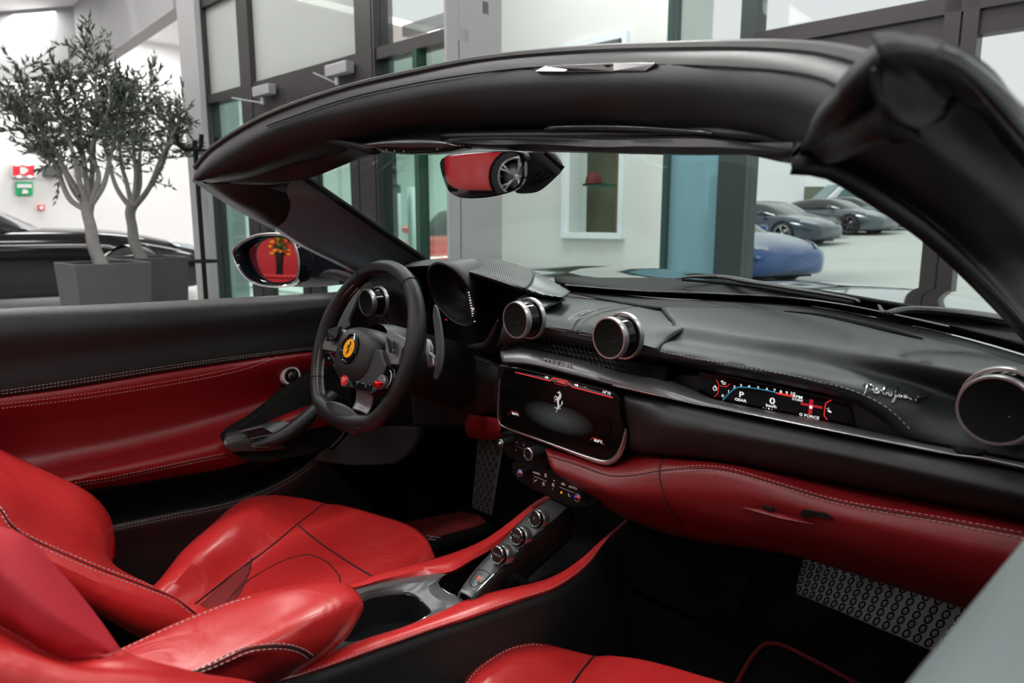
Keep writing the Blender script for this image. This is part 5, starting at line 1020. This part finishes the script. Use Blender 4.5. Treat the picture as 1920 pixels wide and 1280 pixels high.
MB().lathe([(.0,.12),(.04,.115),(.07,.08),(.078,.04),(.078,.0)],cap_.location,(0,0,1),20).build('cap_crown',RCAP,cap_); MB().box(cap_.location+Vector((0,-.02,.006)),(.30,.18,.012),RB).build('cap_brim',BK,cap_,smooth=False,bevel=.004)
# ---- glazed front to the yard
def fm_(px,z0,z1,nm,m=FRM,py=300,dep=.14,s=S2): return bb(nm,bz_(px[0],py,s)[0],bz_(px[1],py,s)[0],s,s+dep,z0,z1,m)
zb0=bz_(1605,98,S2)[1]; zb1=bz_(1605,25,S2)[1]
fm_((1243,1251),0,4.6,'trim_10',mat('dark_green_frame',(.02,.05,.045),.4)); DGF=mat('frame_dark_green_grey',(.02,.032,.032),.4)
fm_((1347,1376),0,zb0,'trim_11',DGF); fm_((1376,1400),0,4.6,'trim_11',DGF,dep=.2); fm_((1745,1775),0,zb1,'trim_12'); fm_((1779,1808),0,zb1,'trim_12')
bb('trim_13',bz_(1400,300,S2)[0],8.3,S2,S2+.16,zb0+.14,zb1,FRM); bb('trim_13',bz_(1400,300,S2)[0],8.3,S2+.03,S2+.13,zb0,zb0+.13,FRM)
bb('window_7',bz_(1251,300,S2)[0],bz_(1347,300,S2)[0],S2+.06,S2+.07,0,zb0,gblue); bb('window_8',bz_(1251,300,S2)[0],bz_(1376,300,S2)[0],S2+.06,S2+.07,zb0,4.6,gclear)
bb('window_9',bz_(1400,300,S2)[0],bz_(1745,300,S2)[0],S2+.06,S2+.07,0,zb0,gclear); bb('window_10',bz_(1808,300,S2)[0],8.2,S2+.06,S2+.07,0,zb0,gclear); bb('window_11',bz_(1400,300,S2)[0],8.2,S2+.06,S2+.07,zb1,4.6,gclear)
# white drapes behind the blue pane and blinds in the left partition
def strips(lst,s,z0,z1,lab,cat,name='curtain_strip'):
    e=empty(name,lab,cat,B(hit(lst[0][0],400,s=s)[0],s,0))
    for x0,x1 in lst:
        b0=hit(x0,400,s=s)[0]; b1=hit(x1,400,s=s)[0]
        rows=[[B(b0+(b1-b0)*k/10,s+.02*math.sin(k*1.3),z) for k in range(11)] for z in (z0,(z0+z1)/2,z1)]
        MB().grid(rows).build('strip',mat('white_cloth',(.78,.78,.8),.9),e,th=.004)
    return e
strips([(718,724),(734,750),(764,777),(789,801)],S1+.35,.3,bz_(740,352,S1+.35)[1],'white vertical blind strips behind the teal glass left of the grey pillar','blind','vertical_blind')
strips([(1252,1268)],S2+.3,.0,bz_(1260,330,S2+.3)[1],'white strip of curtain at left edge behind the blue glass pane','curtain','curtain')
strips([(1327,1350)],S2+.3,.0,bz_(1340,330,S2+.3)[1],'white strip of curtain beside the dark frame behind the blue glass pane','curtain','curtain')
gs=B(*hit(745,354,s=S1+.2)); tag(MB().box(gs,(.05,.03,.06),RB).build('wall_socket_box',mat('green_plastic',(.0,.16,.12),.4),None,smooth=False,bevel=.006),'small green push box seen through windscreen behind teal glass','push button box')
# ---- yard
def gz(s): return max(0,(s-13)*.045) if s>13 else 0
gm_=MB(); rows=[]
for s in (5.3,9,13,18,24,32,45,80): rows.append([B(b,s,gz(s)-.02) for b in (-60,-30,-10,0,20,60)])
gm_.grid(rows); g=gm_.build('ground_yard',mat('pavement',(.60,.61,.58),.75,var=.12,vscale=.6),None,th=.05,smooth=False); struct(g)
def at(px,py): # point on the sloping yard
    D=ray(px,py); t=2
    while t<90:
        P=CAM+D*t; s=(P-O2).dot(bY)
        if P.z<=gz(s): return P
        t+=.02
    return P
# white building beyond
def wbox(name,px0,px1,py0,py1,d,m,parent=None,dep=3.0):
    a=Q(px0,py1,d=d); c=Q(px1,py1,d=d); e=Q(px1,py0,d=d); h=e.z-a.z
    dirv=(c-a); dirv.z=0; w=dirv.length; ex=dirv.normalized(); ey=Vector((-ex.y,ex.x,0)); R=Matrix((ex,ey,Vector((0,0,1)))).transposed()
    cen=(a+c)/2+ey*dep/2; cen.z=a.z+h/2
    return MB().box(cen,(w,dep,h),R).build(name,m,parent,smooth=False)
hb=empty('office_building','low white office building with small windows at the end of the yard','building',Q(1400,440,d=38))
hb.location.z=gz(38); WB=mat('white_render',(.9,.9,.92),.8)
wbox('wall',1150,1502,230,440,38,WB,hb); 
for x0,x1 in((1413,1426),(1432,1443),(1447,1458)): wbox('window',x0,x1,342,372,37.9,mat('far_glass',(.10,.15,.15),.2),hb,.3)
fb=empty('storage_shed','low olive grey shed between the white building and the white van','shed',Q(1525,420,d=42)); fb.location.z=gz(42)
wbox('shed_wall',1500,1552,353,430,42,mat('olive_render',(.22,.24,.18),.8),fb); wbox('shed_roof',1497,1555,350,354,41.9,mat('shed_roof_grey',(.15,.15,.14),.7),fb)
# ================================================================ OTHER CARS
def bake(o,cutters=()):
    dg=bpy.context.evaluated_depsgraph_get(); me=bpy.data.meshes.new_from_object(o.evaluated_get(dg)); return me
def body_mesh():
    L=2.25; xs=[-2.25,-2.2,-2.05,-1.7,-1.32,-.9,-.4,.2,.7,1.0,1.32,1.7,2.0,2.18,2.27]
    hw=[.70,.82,.90,.96,.985,.95,.92,.92,.93,.95,.975,.95,.88,.76,.55]
    zt=[.78,.90,.95,.96,.94,.90,.87,.86,.86,.85,.82,.74,.66,.58,.50]
    zb=[.35,.25,.2,.17,.15,.14,.13,.13,.13,.14,.15,.16,.17,.2,.28]
    rows=[]
    for x,h,t,z in zip(xs,hw,zt,zb):
        r=[(0,z),(h*.6,z),(h*.92,z+.02),(h*.98,z+(t-z)*.3),(h,z+(t-z)*.6),(h*.97,z+(t-z)*.85),(h*.82,t),(h*.5,t+.02),(0,t+.035)]
        ring=r+[(-a,b) for a,b in r[-2:0:-1]]
        rows.append([Vector((x,a,b)) for a,b in ring])
    n=len(rows[0]); cols=[catmull([r[j] for r in rows],46) for j in range(n)]
    R=[catmull([cols[j][i] for j in range(n)],56,True) for i in range(46)]
    b=MB(); b.grid(R,True); k=len(R[0]); b.f.append(tuple(range(k))[::-1]); b.f.append(tuple(45*k+i for i in range(k)))
    o=b.build('tmp_body',PAINT,None); cs=[]
    for x in(-1.32,1.32):
        c=MB().lathe([(0,-1.3),(.37,-1.3),(.37,1.3),(0,1.3)],(x,0,.34),(0,1,0),40).build('tmp_cut',PAINT,None); md=o.modifiers.new('b','BOOLEAN'); md.operation='DIFFERENCE'; md.object=c; md.solver='EXACT'; cs.append(c)
    me=bake(o); bpy.data.objects.remove(o)
    for c in cs: bpy.data.objects.remove(c)
    for p in me.polygons: p.use_smooth=True
    me.set_sharp_from_angle(angle=math.radians(45)); me.name='car_body'; return me
BODY=body_mesh()
def cabin_mesh(k=1.0,lo=0):
    xs=[-1.75,-1.3,-.8,-.3,.1,.45,.8,1.15]; zt=[.93,1.08,1.19,1.235,1.235,1.19,1.05,.86]; hb_=[.70,.76,.80,.82,.82,.80,.76,.68]; ht=[.45,.52,.58,.60,.60,.58,.55,.55]
    rows=[]
    for x,t,h,g in zip(xs,zt,hb_,ht):
        r=[(h,.80),(h*.98,.86),(h*.9+g*.1,.80+(t-.80)*.45),(g*1.02,t-.035),(g*.75,t-.004),(0,t+.01)]; rows.append([Vector((x,a*k,b)) for a,b in r]+[Vector((x,-a*k,b)) for a,b in r[-2::-1]])
    return rows
crow=cabin_mesh()
cols=[catmull([r[j] for r in crow],40) for j in range(len(crow[0]))]; CR=[catmull([cols[j][i] for j in range(len(cols))],41) for i in range(40)]
CAB=MB().grid(CR).mesh('cabin'); 
ROOF=MB().grid([[p+Vector((0,0,.004)) for p in r[11:30]] for r in CR[6:30]]).mesh('roof')
for m__ in(CAB,ROOF):
    for p in m__.polygons: p.use_smooth=True
CGL=mat('dark_car_glass',(.01,.012,.014),.05,coat=1); TYR=mat('tyre',(.012,.012,.012),.8); RIM=mat('alloy_rim',(.5,.5,.52),.25,metal=.9); RIMD=mat('dark_alloy',(.12,.12,.13),.3,metal=.9)
TYM=MB().lathe([(.24,-.11),(.31,-.12),(.335,-.10),(.34,0),(.335,.10),(.31,.12),(.24,.11)],(0,0,0),(0,1,0),40).mesh('tyre')
def rim_mesh():
    b=MB(); b.lathe([(.245,.10),(.25,.118),(.235,.118),(.23,.10),(.22,.02),(.24,-.1)],(0,0,0),(0,1,0),40); b.lathe([(0,.10),(.035,.10),(.045,.08),(.045,.02)],(0,0,0),(0,1,0),20)
    for k in range(5):
        for s_ in(-.13,.13):
            a=2*math.pi*k/5; a2=a+s_; b.tube([Vector((.03*math.cos(a),.085,.03*math.sin(a))),Vector((.14*math.cos(a+s_*.4),.10,.14*math.sin(a+s_*.4))),Vector((.235*math.cos(a2),.105,.235*math.sin(a2)))],[.022,.018,.018],6,flat=.6)
    return b.mesh('rim')
RMM=rim_mesh()
DSK=MB().lathe([(0,.03),(.17,.03),(.17,.01)],(0,0,0),(0,1,0),30).mesh('brake_disc')
for m__ in (TYM,RMM,DSK):
    for p in m__.polygons: p.use_smooth=True
def lk(name,me,m,parent,loc=(0,0,0),rz=0):
    o=bpy.data.objects.new(name,me); COL.objects.link(o); 
    if not me.materials: me.materials.append(m)
    o.material_slots[0].link='OBJECT'; o.material_slots[0].material=m
    o.parent=parent; o.location=loc; o.rotation_euler=(0,0,rz); return o
D2=math.radians
def sportscar(name,label,cat,loc,rz,paint,rim=RIM,group=None,scale=1,tail=True,cabx=0):
    e=empty(name,label,cat,loc,rz,group); e['_w']=0; e.scale=(scale,)*3
    lk('body',BODY,paint,e); lk('window_glass',CAB,CGL,e,(cabx,0,0)); lk('roof',ROOF,paint,e,(cabx,0,0))
    for x in(-1.32,1.32):
        for sy in(1,-1):
            w=lk('wheel',TYM,TYR,e,(x,sy*.85,.34),0 if sy>0 else math.pi); lk('rim',RMM,rim,w); lk('brake_disc',DSK,RIMD,w)
    HL=mat('headlight_glass',(.5,.55,.6),.08,metal=.6); TL=mat('tail_light',(.5,.01,.02),.15,emis=(1,.02,.03),es=.15)
    for sy in(1,-1):
        b=MB(); b.surf([[Vector((2.14,sy*.55,.655)),Vector((2.0,sy*.68,.70)),Vector((1.75,sy*.80,.745))],[Vector((2.17,sy*.58,.60)),Vector((2.06,sy*.74,.63)),Vector((1.82,sy*.88,.69))]],8,4); b.build('headlight',HL,e,th=.012).location=(0,0,0)
        b=MB(); b.ball((-2.2,sy*.6,.76),.1,14,(.35,1.7,.55)); b.build('tail_light',TL,e).location=(0,0,0)
        b=MB(); b.ball((.62,sy*1.0,.93),.1,14,(.8,1.1,.6)); b.tube([(.66,sy*.82,.86),(.64,sy*.98,.92)],.02,8); b.build('side_mirror',paint,e).location=(cabx,0,0)
    b=MB(); b.prism([(2.20,-.42,.28),(2.20,.42,.28),(2.22,.40,.42),(2.22,-.40,.42)],(.05,0,0)); b.build('front_grille',BK,e,smooth=False).location=(0,0,0)
    b=MB(); b.prism([(-2.1,-.6,.16),(-2.1,.6,.16),(-2.1,.5,.34),(-2.1,-.5,.34)],(-.14,0,0)); b.build('rear_diffuser',BK,e,smooth=False).location=(0,0,0)
    MB().box((0,0,.16),(3.9,1.5,.06)).build('underbody',BK,e,smooth=False).location=(0,0,0)
    return e
def head(px): # angle of the picture's horizontal at this column
    return YAW
def place(px,d,dz=0):
    P=Q(px,415,d=d); return (P.x,P.y,dz)
PB1=mat('paint_black',(.004,.004,.005),.12,spec=.35); PBL=mat('paint_blue',(.03,.09,.28),.2,metal=.5,coat=1); PDK=mat('paint_dark_blue_grey',(.03,.045,.07),.2,metal=.4,coat=1); PGR=mat('paint_grey',(.10,.12,.14),.22,metal=.5,coat=1); PTL=mat('paint_teal_grey',(.12,.2,.23),.22,metal=.4,coat=1); PRD=mat('paint_red',(.55,.02,.025),.15,coat=1); PPL=mat('paint_pale_blue_grey',(.25,.32,.42),.2,metal=.5,coat=1)
sportscar('parked_car','black sports car parked side-on behind the potted trees','car',place(-20,8.9),YAW+.60,PB1,scale=1.08,cabx=-.62)
sportscar('parked_car','dark blue-grey sports car with red tail light behind the right-hand tree planter','car',place(130,12.3),YAW+math.pi+.72,PPL)
sportscar('parked_car','red car behind the teal glass beside the grey pillar','car',place(905,10.6),D2(-48),PRD)
def yard(xn,yn,rz,paint,label,rim=RIM,scale=1):
    u=Vector((math.cos(rz),math.sin(rz),0)); P=Vector((xn,yn,0))-u*2.27; z=gz((P-O2).dot(bY)); return sportscar('parked_car',label,'car',(P.x,P.y,z),rz,paint,rim,scale=scale)
D2=math.radians
RWH=mat('pale_alloy_rim',(.75,.75,.77),.3,metal=.5)
yard(-4.6,10.4,D2(-13),PBL,'bright blue car nearest in the yard, cut off by the dark window frame',RWH)
yard(-8.1,19.4,D2(-4),PDK,'dark blue-grey sports car second in the yard row, angular nose with bright front splitter')
yard(-9.2,22.0,D2(-2),PB1,'dark low sports car in the yard row squeezed between its grey neighbours')
yard(-8.5,24.7,D2(-4),PGR,'grey sports car with dark five-spoke wheels in the middle of the yard row',RIMD)
yard(-8.9,27.4,D2(-3),PTL,'teal-grey sports car near the far end of the yard row')
yard(-8.4,30.2,D2(-4),PPL,'pale blue-grey sports car mostly hidden by the windscreen pillar')
yard(-8.9,33.6,D2(-8),PRD,'red car at the far end of the yard row beside the windscreen pillar')
# white van
vp=at(1610,440); vn=empty('delivery_van','white van with a sloping windscreen parked beyond the row of cars','van',(Q(1610,430,d=36).x,Q(1610,430,d=36).y,gz(34)),YAW+math.pi); vn['_w']=0
WV=mat('van_white',(.8,.8,.82),.3)
b=MB(); prof=[(-2.6,.35),(2.5,.35),(2.55,.9),(2.2,1.15),(1.35,1.95),(.9,2.1),(-2.6,2.1)]
b.prism([Vector((x,-.95,z)) for x,z in prof],(0,1.9,0)); b.build('body',WV,vn,smooth=False,bevel=.06)
for sy in(-1,1):
    b=MB(); b.prism([Vector((x,sy*.955,z)) for x,z in((.5,1.25),(1.75,1.2),(1.25,1.8),(.5,1.85))],(0,sy*.01,0)); b.build('side_window',mat('van_glass',(.12,.2,.2),.1),vn,smooth=False)
    for x in(-1.7,1.7): MB().lathe([(0,.12),(.2,.12),(.33,.1),(.33,-.1),(0,-.1)],(x,sy*.85,.33),(0,1,0),24).build('wheel',TYR,vn)
b=MB(); b.prism([Vector((2.18,-.8,1.2)),Vector((2.18,.8,1.2)),Vector((1.42,.72,1.92)),Vector((1.42,-.72,1.92))],(.02,0,.02)); b.build('windscreen',MATS['van_glass'],vn,smooth=False)
# bare tree far off
tr_=empty('bare_tree','thin bare tree beyond the yard above the van','tree',(Q(1610,430,d=48).x,Q(1610,430,d=48).y,gz(48)))
b=MB(); base=tr_.location.copy(); random.seed(3)
def br_(p,d,l,r,n):
    q=p+d*l; b.tube([p,(p+q)/2+Vector((random.uniform(-.05,.05),)*3)*l,q],[r,r*.85,r*.6],5)
    if n>0:
        for k in range(3): br_(q,(d+Vector((random.uniform(-.6,.6),random.uniform(-.6,.6),random.uniform(-.1,.4)))).normalized(),l*.68,r*.6,n-1)
br_(base,Vector((0,0,1)),2.2,.10,4); b.build('branches',mat('bark_grey',(.2,.19,.18),.9),tr_)
# ---- red car behind us (seen in the rear-view mirror), red counter and flowers (seen in the outside mirror)
sportscar('parked_car','red sports car with five-spoke wheels seen in the rear-view mirror','car',(RCX,RCY,0),0,PRD)
RW=mat('red_lacquer',(.62,.02,.03),.3)
cn=empty('reception_counter','red counter carrying the flower vase, seen in the outside mirror','counter',(FX,FY,0))
struct(MB().box((FX,FY-1.3,1.5),(3.6,.1,3.0)).build('wall_red_panel',RW,None,smooth=False)); MB().box((FX,FY,.40),(2.2,.7,.80)).build('desk_body',RW,cn,smooth=False,bevel=.02); MB().box((FX,FY,.82),(2.3,.8,.04)).build('desk_top',RW,cn,smooth=False,bevel=.01)
vs=empty('flower_vase','black vase of orange and yellow flowers on the red counter','vase',(FX,FY,.84))
MB().lathe([(0,0),(.055,0),(.05,.12),(.06,.28),(.075,.34),(.06,.335),(.05,.28),(.04,.02)],vs.location,(0,0,1),24).build('vase_body',GB,vs)
b=MB(); g2=MB(); y2=MB(); random.seed(11)
for k in range(95):
    a=random.uniform(0,6.28); rr_=random.uniform(0,.17); z=.38+random.uniform(0,.30)-rr_*.5; p=vs.location+Vector((rr_*math.cos(a),rr_*math.sin(a),z)); b.tube([vs.location+Vector((0,0,.3)),p],.004,4)
    (g2 if k%3==0 else y2 if k%3==1 else b).ball(p,.034,8,(1,1,.7))
b.build('leaves',mat('leaf_fresh',(.05,.16,.03),.6),vs); g2.build('yellow_flowers',mat('petal_yellow',(.9,.45,.02),.6),vs); y2.build('orange_flowers',mat('petal_orange',(.85,.10,.02),.6),vs)
# ================================================================ POTTED TREES
LEAF=mat('olive_leaf',(.045,.058,.042),.5,var=.35,vscale=30); BARK=mat('olive_bark',(.17,.165,.16),.9,bump=1,bscale=60,var=.25,vscale=25); PLN=mat('fibre_planter',(.055,.055,.057),.6,var=.12,vscale=5); SOIL=mat('soil',(.03,.026,.022),.95,bump=2,bscale=80)
def tree(label,d,pl_px,trunk,branches,seed,twigs,rot,w):
    random.seed(seed); base=Q(trunk[0][0],trunk[0][1],d=d); zt=Q(pl_px[0],pl_px[1],d=d).z
    c=Q(pl_px[0],pl_px[1],d=d); e=empty('potted_olive_tree',label,'potted tree',(c.x,c.y,0)); R=Matrix.Rotation(rot,3,'Z')
    P=MB(); hw_=w/2; t0=.86
    def ring(h,z): return [Vector((c.x,c.y,z))+R@Vector((x*h,y*h,0)) for x,y in((-1,-1),(1,-1),(1,1),(-1,1))]
    P.grid([ring(hw_*t0,0),ring(hw_,zt),ring(hw_*.93,zt),ring(hw_*.92,zt-.06)],True); P.add(ring(hw_*t0,0),[(0,1,2,3)]); P.build('planter',PLN,e,smooth=False,bevel=.006)
    S_=MB(); S_.add(ring(hw_*.925,zt-.05),[(0,1,2,3)]); S_.build('soil',SOIL,e,smooth=False)
    T=MB(); T.tube([Vector((c.x,c.y,zt-.05)) if i==0 else Q(x,y,d=d) for i,(x,y) in enumerate(trunk)],[.052,.044,.042,.038,.042],12,n=22); LF=MB()
    def leaf(p,dr,l):
        dr=dr.normalized(); sd=dr.cross(Vector((random.uniform(-1,1),random.uniform(-1,1),random.uniform(-1,1)))).normalized()*l*.13; up=dr.cross(sd).normalized()*l*.03
        LF.add([p,p+dr*l*.35+sd+up,p+dr*l,p+dr*l*.35-sd+up,p+dr*l*.4-up],[(0,1,4),(1,2,4),(2,3,4),(3,0,4)])
    for bp in branches:
        dep=random.uniform(-.06,.06); pts=[Q(x,y,d=d+(dep*i*1.6)) for i,(x,y) in enumerate(bp)]; path=catmull(pts,26); T.tube(path,[.023,.016,.010,.005],7)
        L=len(path)
        for i in range(8,L):
            for q in range(twigs if i>12 else 1):
                dr=Vector((random.gauss(0,1),random.gauss(0,1),random.gauss(.35,.8))).normalized(); ln2=random.uniform(.12,.34)*(1.1-i/L*.45)
                tw=[path[i],path[i]+dr*ln2*.5+Vector((0,0,.01)),path[i]+dr*ln2+Vector((0,0,.03))]; T.tube(tw,[.004,.003,.0015],4)
                tp_=catmull(tw,7)
                for j in range(1,7):
                    for s_ in(0,1):
                        v=(tw[2]-tw[0]).normalized()+Vector((random.uniform(-.8,.8),random.uniform(-.8,.8),random.uniform(-.5,.8))); leaf(tp_[j],v,random.uniform(.045,.085))
    T.build('trunk_and_branches',BARK,e); LF.build('foliage',LEAF,e,smooth=False)
tree('left-hand olive tree in square dark grey planter, taller crown reaching the picture edge',5.2,(192,491),[(182,505),(176,462),(170,425),(164,400),(166,380)],
 [[(166,390),(140,360),(112,300),(70,225),(45,130)],[(166,388),(150,345),(138,290),(112,215),(100,140)],[(168,385),(172,340),(176,270),(180,180),(176,75)],[(168,388),(195,345),(208,290),(228,220),(238,160)],[(164,395),(130,372),(100,300),(50,235),(12,180)],[(166,388),(160,320),(150,250),(140,190),(130,120)],[(168,385),(185,330),(170,280),(205,200),(200,130)],[(150,365),(128,330),(90,260),(45,215),(5,215)]],5,3,math.radians(95),.50)
tree('right-hand olive tree in dark planter behind its neighbour, crown touching the coat stand',5.95,(268,481),[(258,492),(252,455),(248,425),(244,400),(248,385)],
 [[(247,392),(220,355),(205,310),(190,240),(200,160)],[(248,390),(238,345),(225,290),(235,210),(240,150)],[(249,390),(262,345),(262,290),(278,210),(282,145)],[(249,392),(280,350),(300,300),(330,240),(345,200)],[(250,390),(275,360),(312,290),(320,230),(350,290)],[(249,390),(255,330),(250,270),(262,200),(258,170)]],9,3,math.radians(93),.54)
# coat stand
cs_=Q(385,540,d=5.5); st_=empty('coat_stand','slim black metal coat stand with hooks in front of the grey column','coat stand',(cs_.x,cs_.y,0)); zt=Q(364,268,d=5.5).z
MB().tube([Vector((cs_.x,cs_.y,.02)),Vector((cs_.x,cs_.y,zt))],.018,10).build('pole',BK,st_); MB().lathe([(0,.0),(.2,.0),(.2,.02),(0,.03)],(cs_.x,cs_.y,0),(0,0,1),28).build('base',BK,st_)
zr=Q(382,489,d=5.5).z; MB().tube([Vector((cs_.x+.1*math.cos(t),cs_.y+.1*math.sin(t),zr)) for t in [k*.4 for k in range(16)]],.012,6,closed=True).build('umbrella_ring',BK,st_)
for k in range(5):
    a=k*1.256; u=Vector((math.cos(a),math.sin(a),0)); p=Vector((cs_.x,cs_.y,zt-.06)); MB().tube([p,p+u*.09+Vector((0,0,-.01)),p+u*.14+Vector((0,0,.03)),p+u*.15+Vector((0,0,.09))],[.012,.012,.013,.018],7,n=10).build('hook',BK,st_)
# signs on the far left wall
def onleft(px,py,b=-12.98): return B(*hit(px,py,b=b))
def sign(px0,py0,px1,py1,m,name,lab,cat,th=.06,mk=None):
    cs=[onleft(px0,py1),onleft(px1,py1),onleft(px1,py0),onleft(px0,py0)]; o=MB().prism(cs,bX*th).build(name,m,None,smooth=False,bevel=.01)
    if name: tag(o,lab,cat)
    return o
fsg=sign(20,306,68,333,mat('sign_white',(.75,.75,.76),.5),'fire_alarm_sign','white framed red fire alarm sign with lights, above the black car','sign')
def onp(o,px,py,off): return onleft(px,py,-12.98+off)
MB().prism([onleft(24,329,-12.90),onleft(64,329,-12.90),onleft(64,310,-12.90),onleft(24,310,-12.90)],bX*.01).build('red_panel',mat('sign_red',(.62,.02,.03),.4,emis=(1,.02,.04),es=.2),fsg,smooth=False)
MB().prism([onleft(38,326,-12.88),onleft(46,326,-12.88),onleft(54,319,-12.88),onleft(46,313,-12.88),onleft(37,313,-12.88)],bX*.01).build('white_pictogram',MATS['sign_white'],fsg,smooth=False)
for x in(31,52): MB().ball(onleft(x,308,-12.86),.045,10,(1,1,.5)).build('sign_lamp',mat('lamp_white',(1,1,1),.5,emis=(1,1,1),es=2),fsg)
for x in(36,56): MB().ball(onleft(x,331,-12.86),.03,10,(1,1,.5)).build('sign_lamp',MATS['lamp_white'],fsg)
esg=sign(29,341,61,366,mat('sign_green',(.0,.34,.12),.4,emis=(0,1,.3),es=.08),'emergency_exit_sign','green and white emergency sign below the red fire sign','sign',.03)
MB().prism([onleft(41,363,-12.93),onleft(52,363,-12.93),onleft(53,358,-12.93),onleft(47,354,-12.93),onleft(42,356,-12.93)],bX*.008).build('white_pictogram',MATS['sign_white'],esg,smooth=False)
MB().prism([onleft(32,352,-12.93),onleft(60,352,-12.93),onleft(59,345,-12.93),onleft(32,345,-12.93)],bX*.008).build('white_bar',MATS['sign_white'],esg,smooth=False)
sign(79,311,113,331,mat('speaker_dark',(.08,.08,.08),.6),'wall_speaker','dark grey box speaker on the wall right of the red sign','speaker',.15)
sign(140,311,157,333,MATS['speaker_dark'],'emergency_light','small dark box lamp on the wall partly behind left olive tree','lamp',.1)
csg=sign(70,384,83,394,MATS['sign_red'],'call_point','small red and white alarm call point above the black car roof','call point',.04); MB().prism([onleft(74,392,-12.92),onleft(81,392,-12.92),onleft(81,386,-12.92),onleft(74,386,-12.92)],bX*.008).build('white_face',MATS['sign_white'],csg,smooth=False)
# ================================================================ LIGHT AND CAMERA
w=bpy.data.worlds.new('sky'); S.world=w; w.use_nodes=True; bg=w.node_tree.nodes['Background']; bg.inputs[0].default_value=(.80,.81,.83,1); bg.inputs[1].default_value=SKY
def area(b,s,z,sx,sy,P,col=(1,.98,.96),rot=(0,0,0)):
    l=bpy.data.lights.new('unseen_ceiling_light','AREA'); l.shape='RECTANGLE'; l.size=sx; l.size_y=sy; l.energy=P; l.color=col
    o=bpy.data.objects.new('unseen_ceiling_light',l); COL.objects.link(o); o.location=B(b,s,z); o.rotation_euler=rot; return o
for a in LIGHTS: area(*a)
sl=bpy.data.lights.new('yard_fill_sun','SUN'); sl.energy=SUN; sl.angle=math.radians(12); so_=bpy.data.objects.new('yard_fill_sun',sl); COL.objects.link(so_); so_.rotation_euler=(bY*1.0+bX*.35+Vector((0,0,-1.1))).to_track_quat('-Z','Y').to_euler()  # added sun lamp brightening the yard under an overcast sky
cd=bpy.data.cameras.new('camera'); co=bpy.data.objects.new('camera',cd); COL.objects.link(co); S.camera=co
cd.sensor_width=36; cd.lens=FPX/1920*36; cd.clip_start=.02; cd.clip_end=300
co.matrix_world=Matrix(((cr_.x,cu.x,-cv.x,CAM.x),(cr_.y,cu.y,-cv.y,CAM.y),(cr_.z,cu.z,-cv.z,CAM.z),(0,0,0,1)))
cd.dof.use_dof=True; cd.dof.focus_distance=1.2; cd.dof.aperture_fstop=6.3
S.view_settings.view_transform='Standard'; S.view_settings.look='None'; S.view_settings.gamma=1; S.view_settings.exposure=EXPO; S.view_settings.use_curve_mapping=False
for o in COL.objects:
    if '_w' in o: del o['_w']
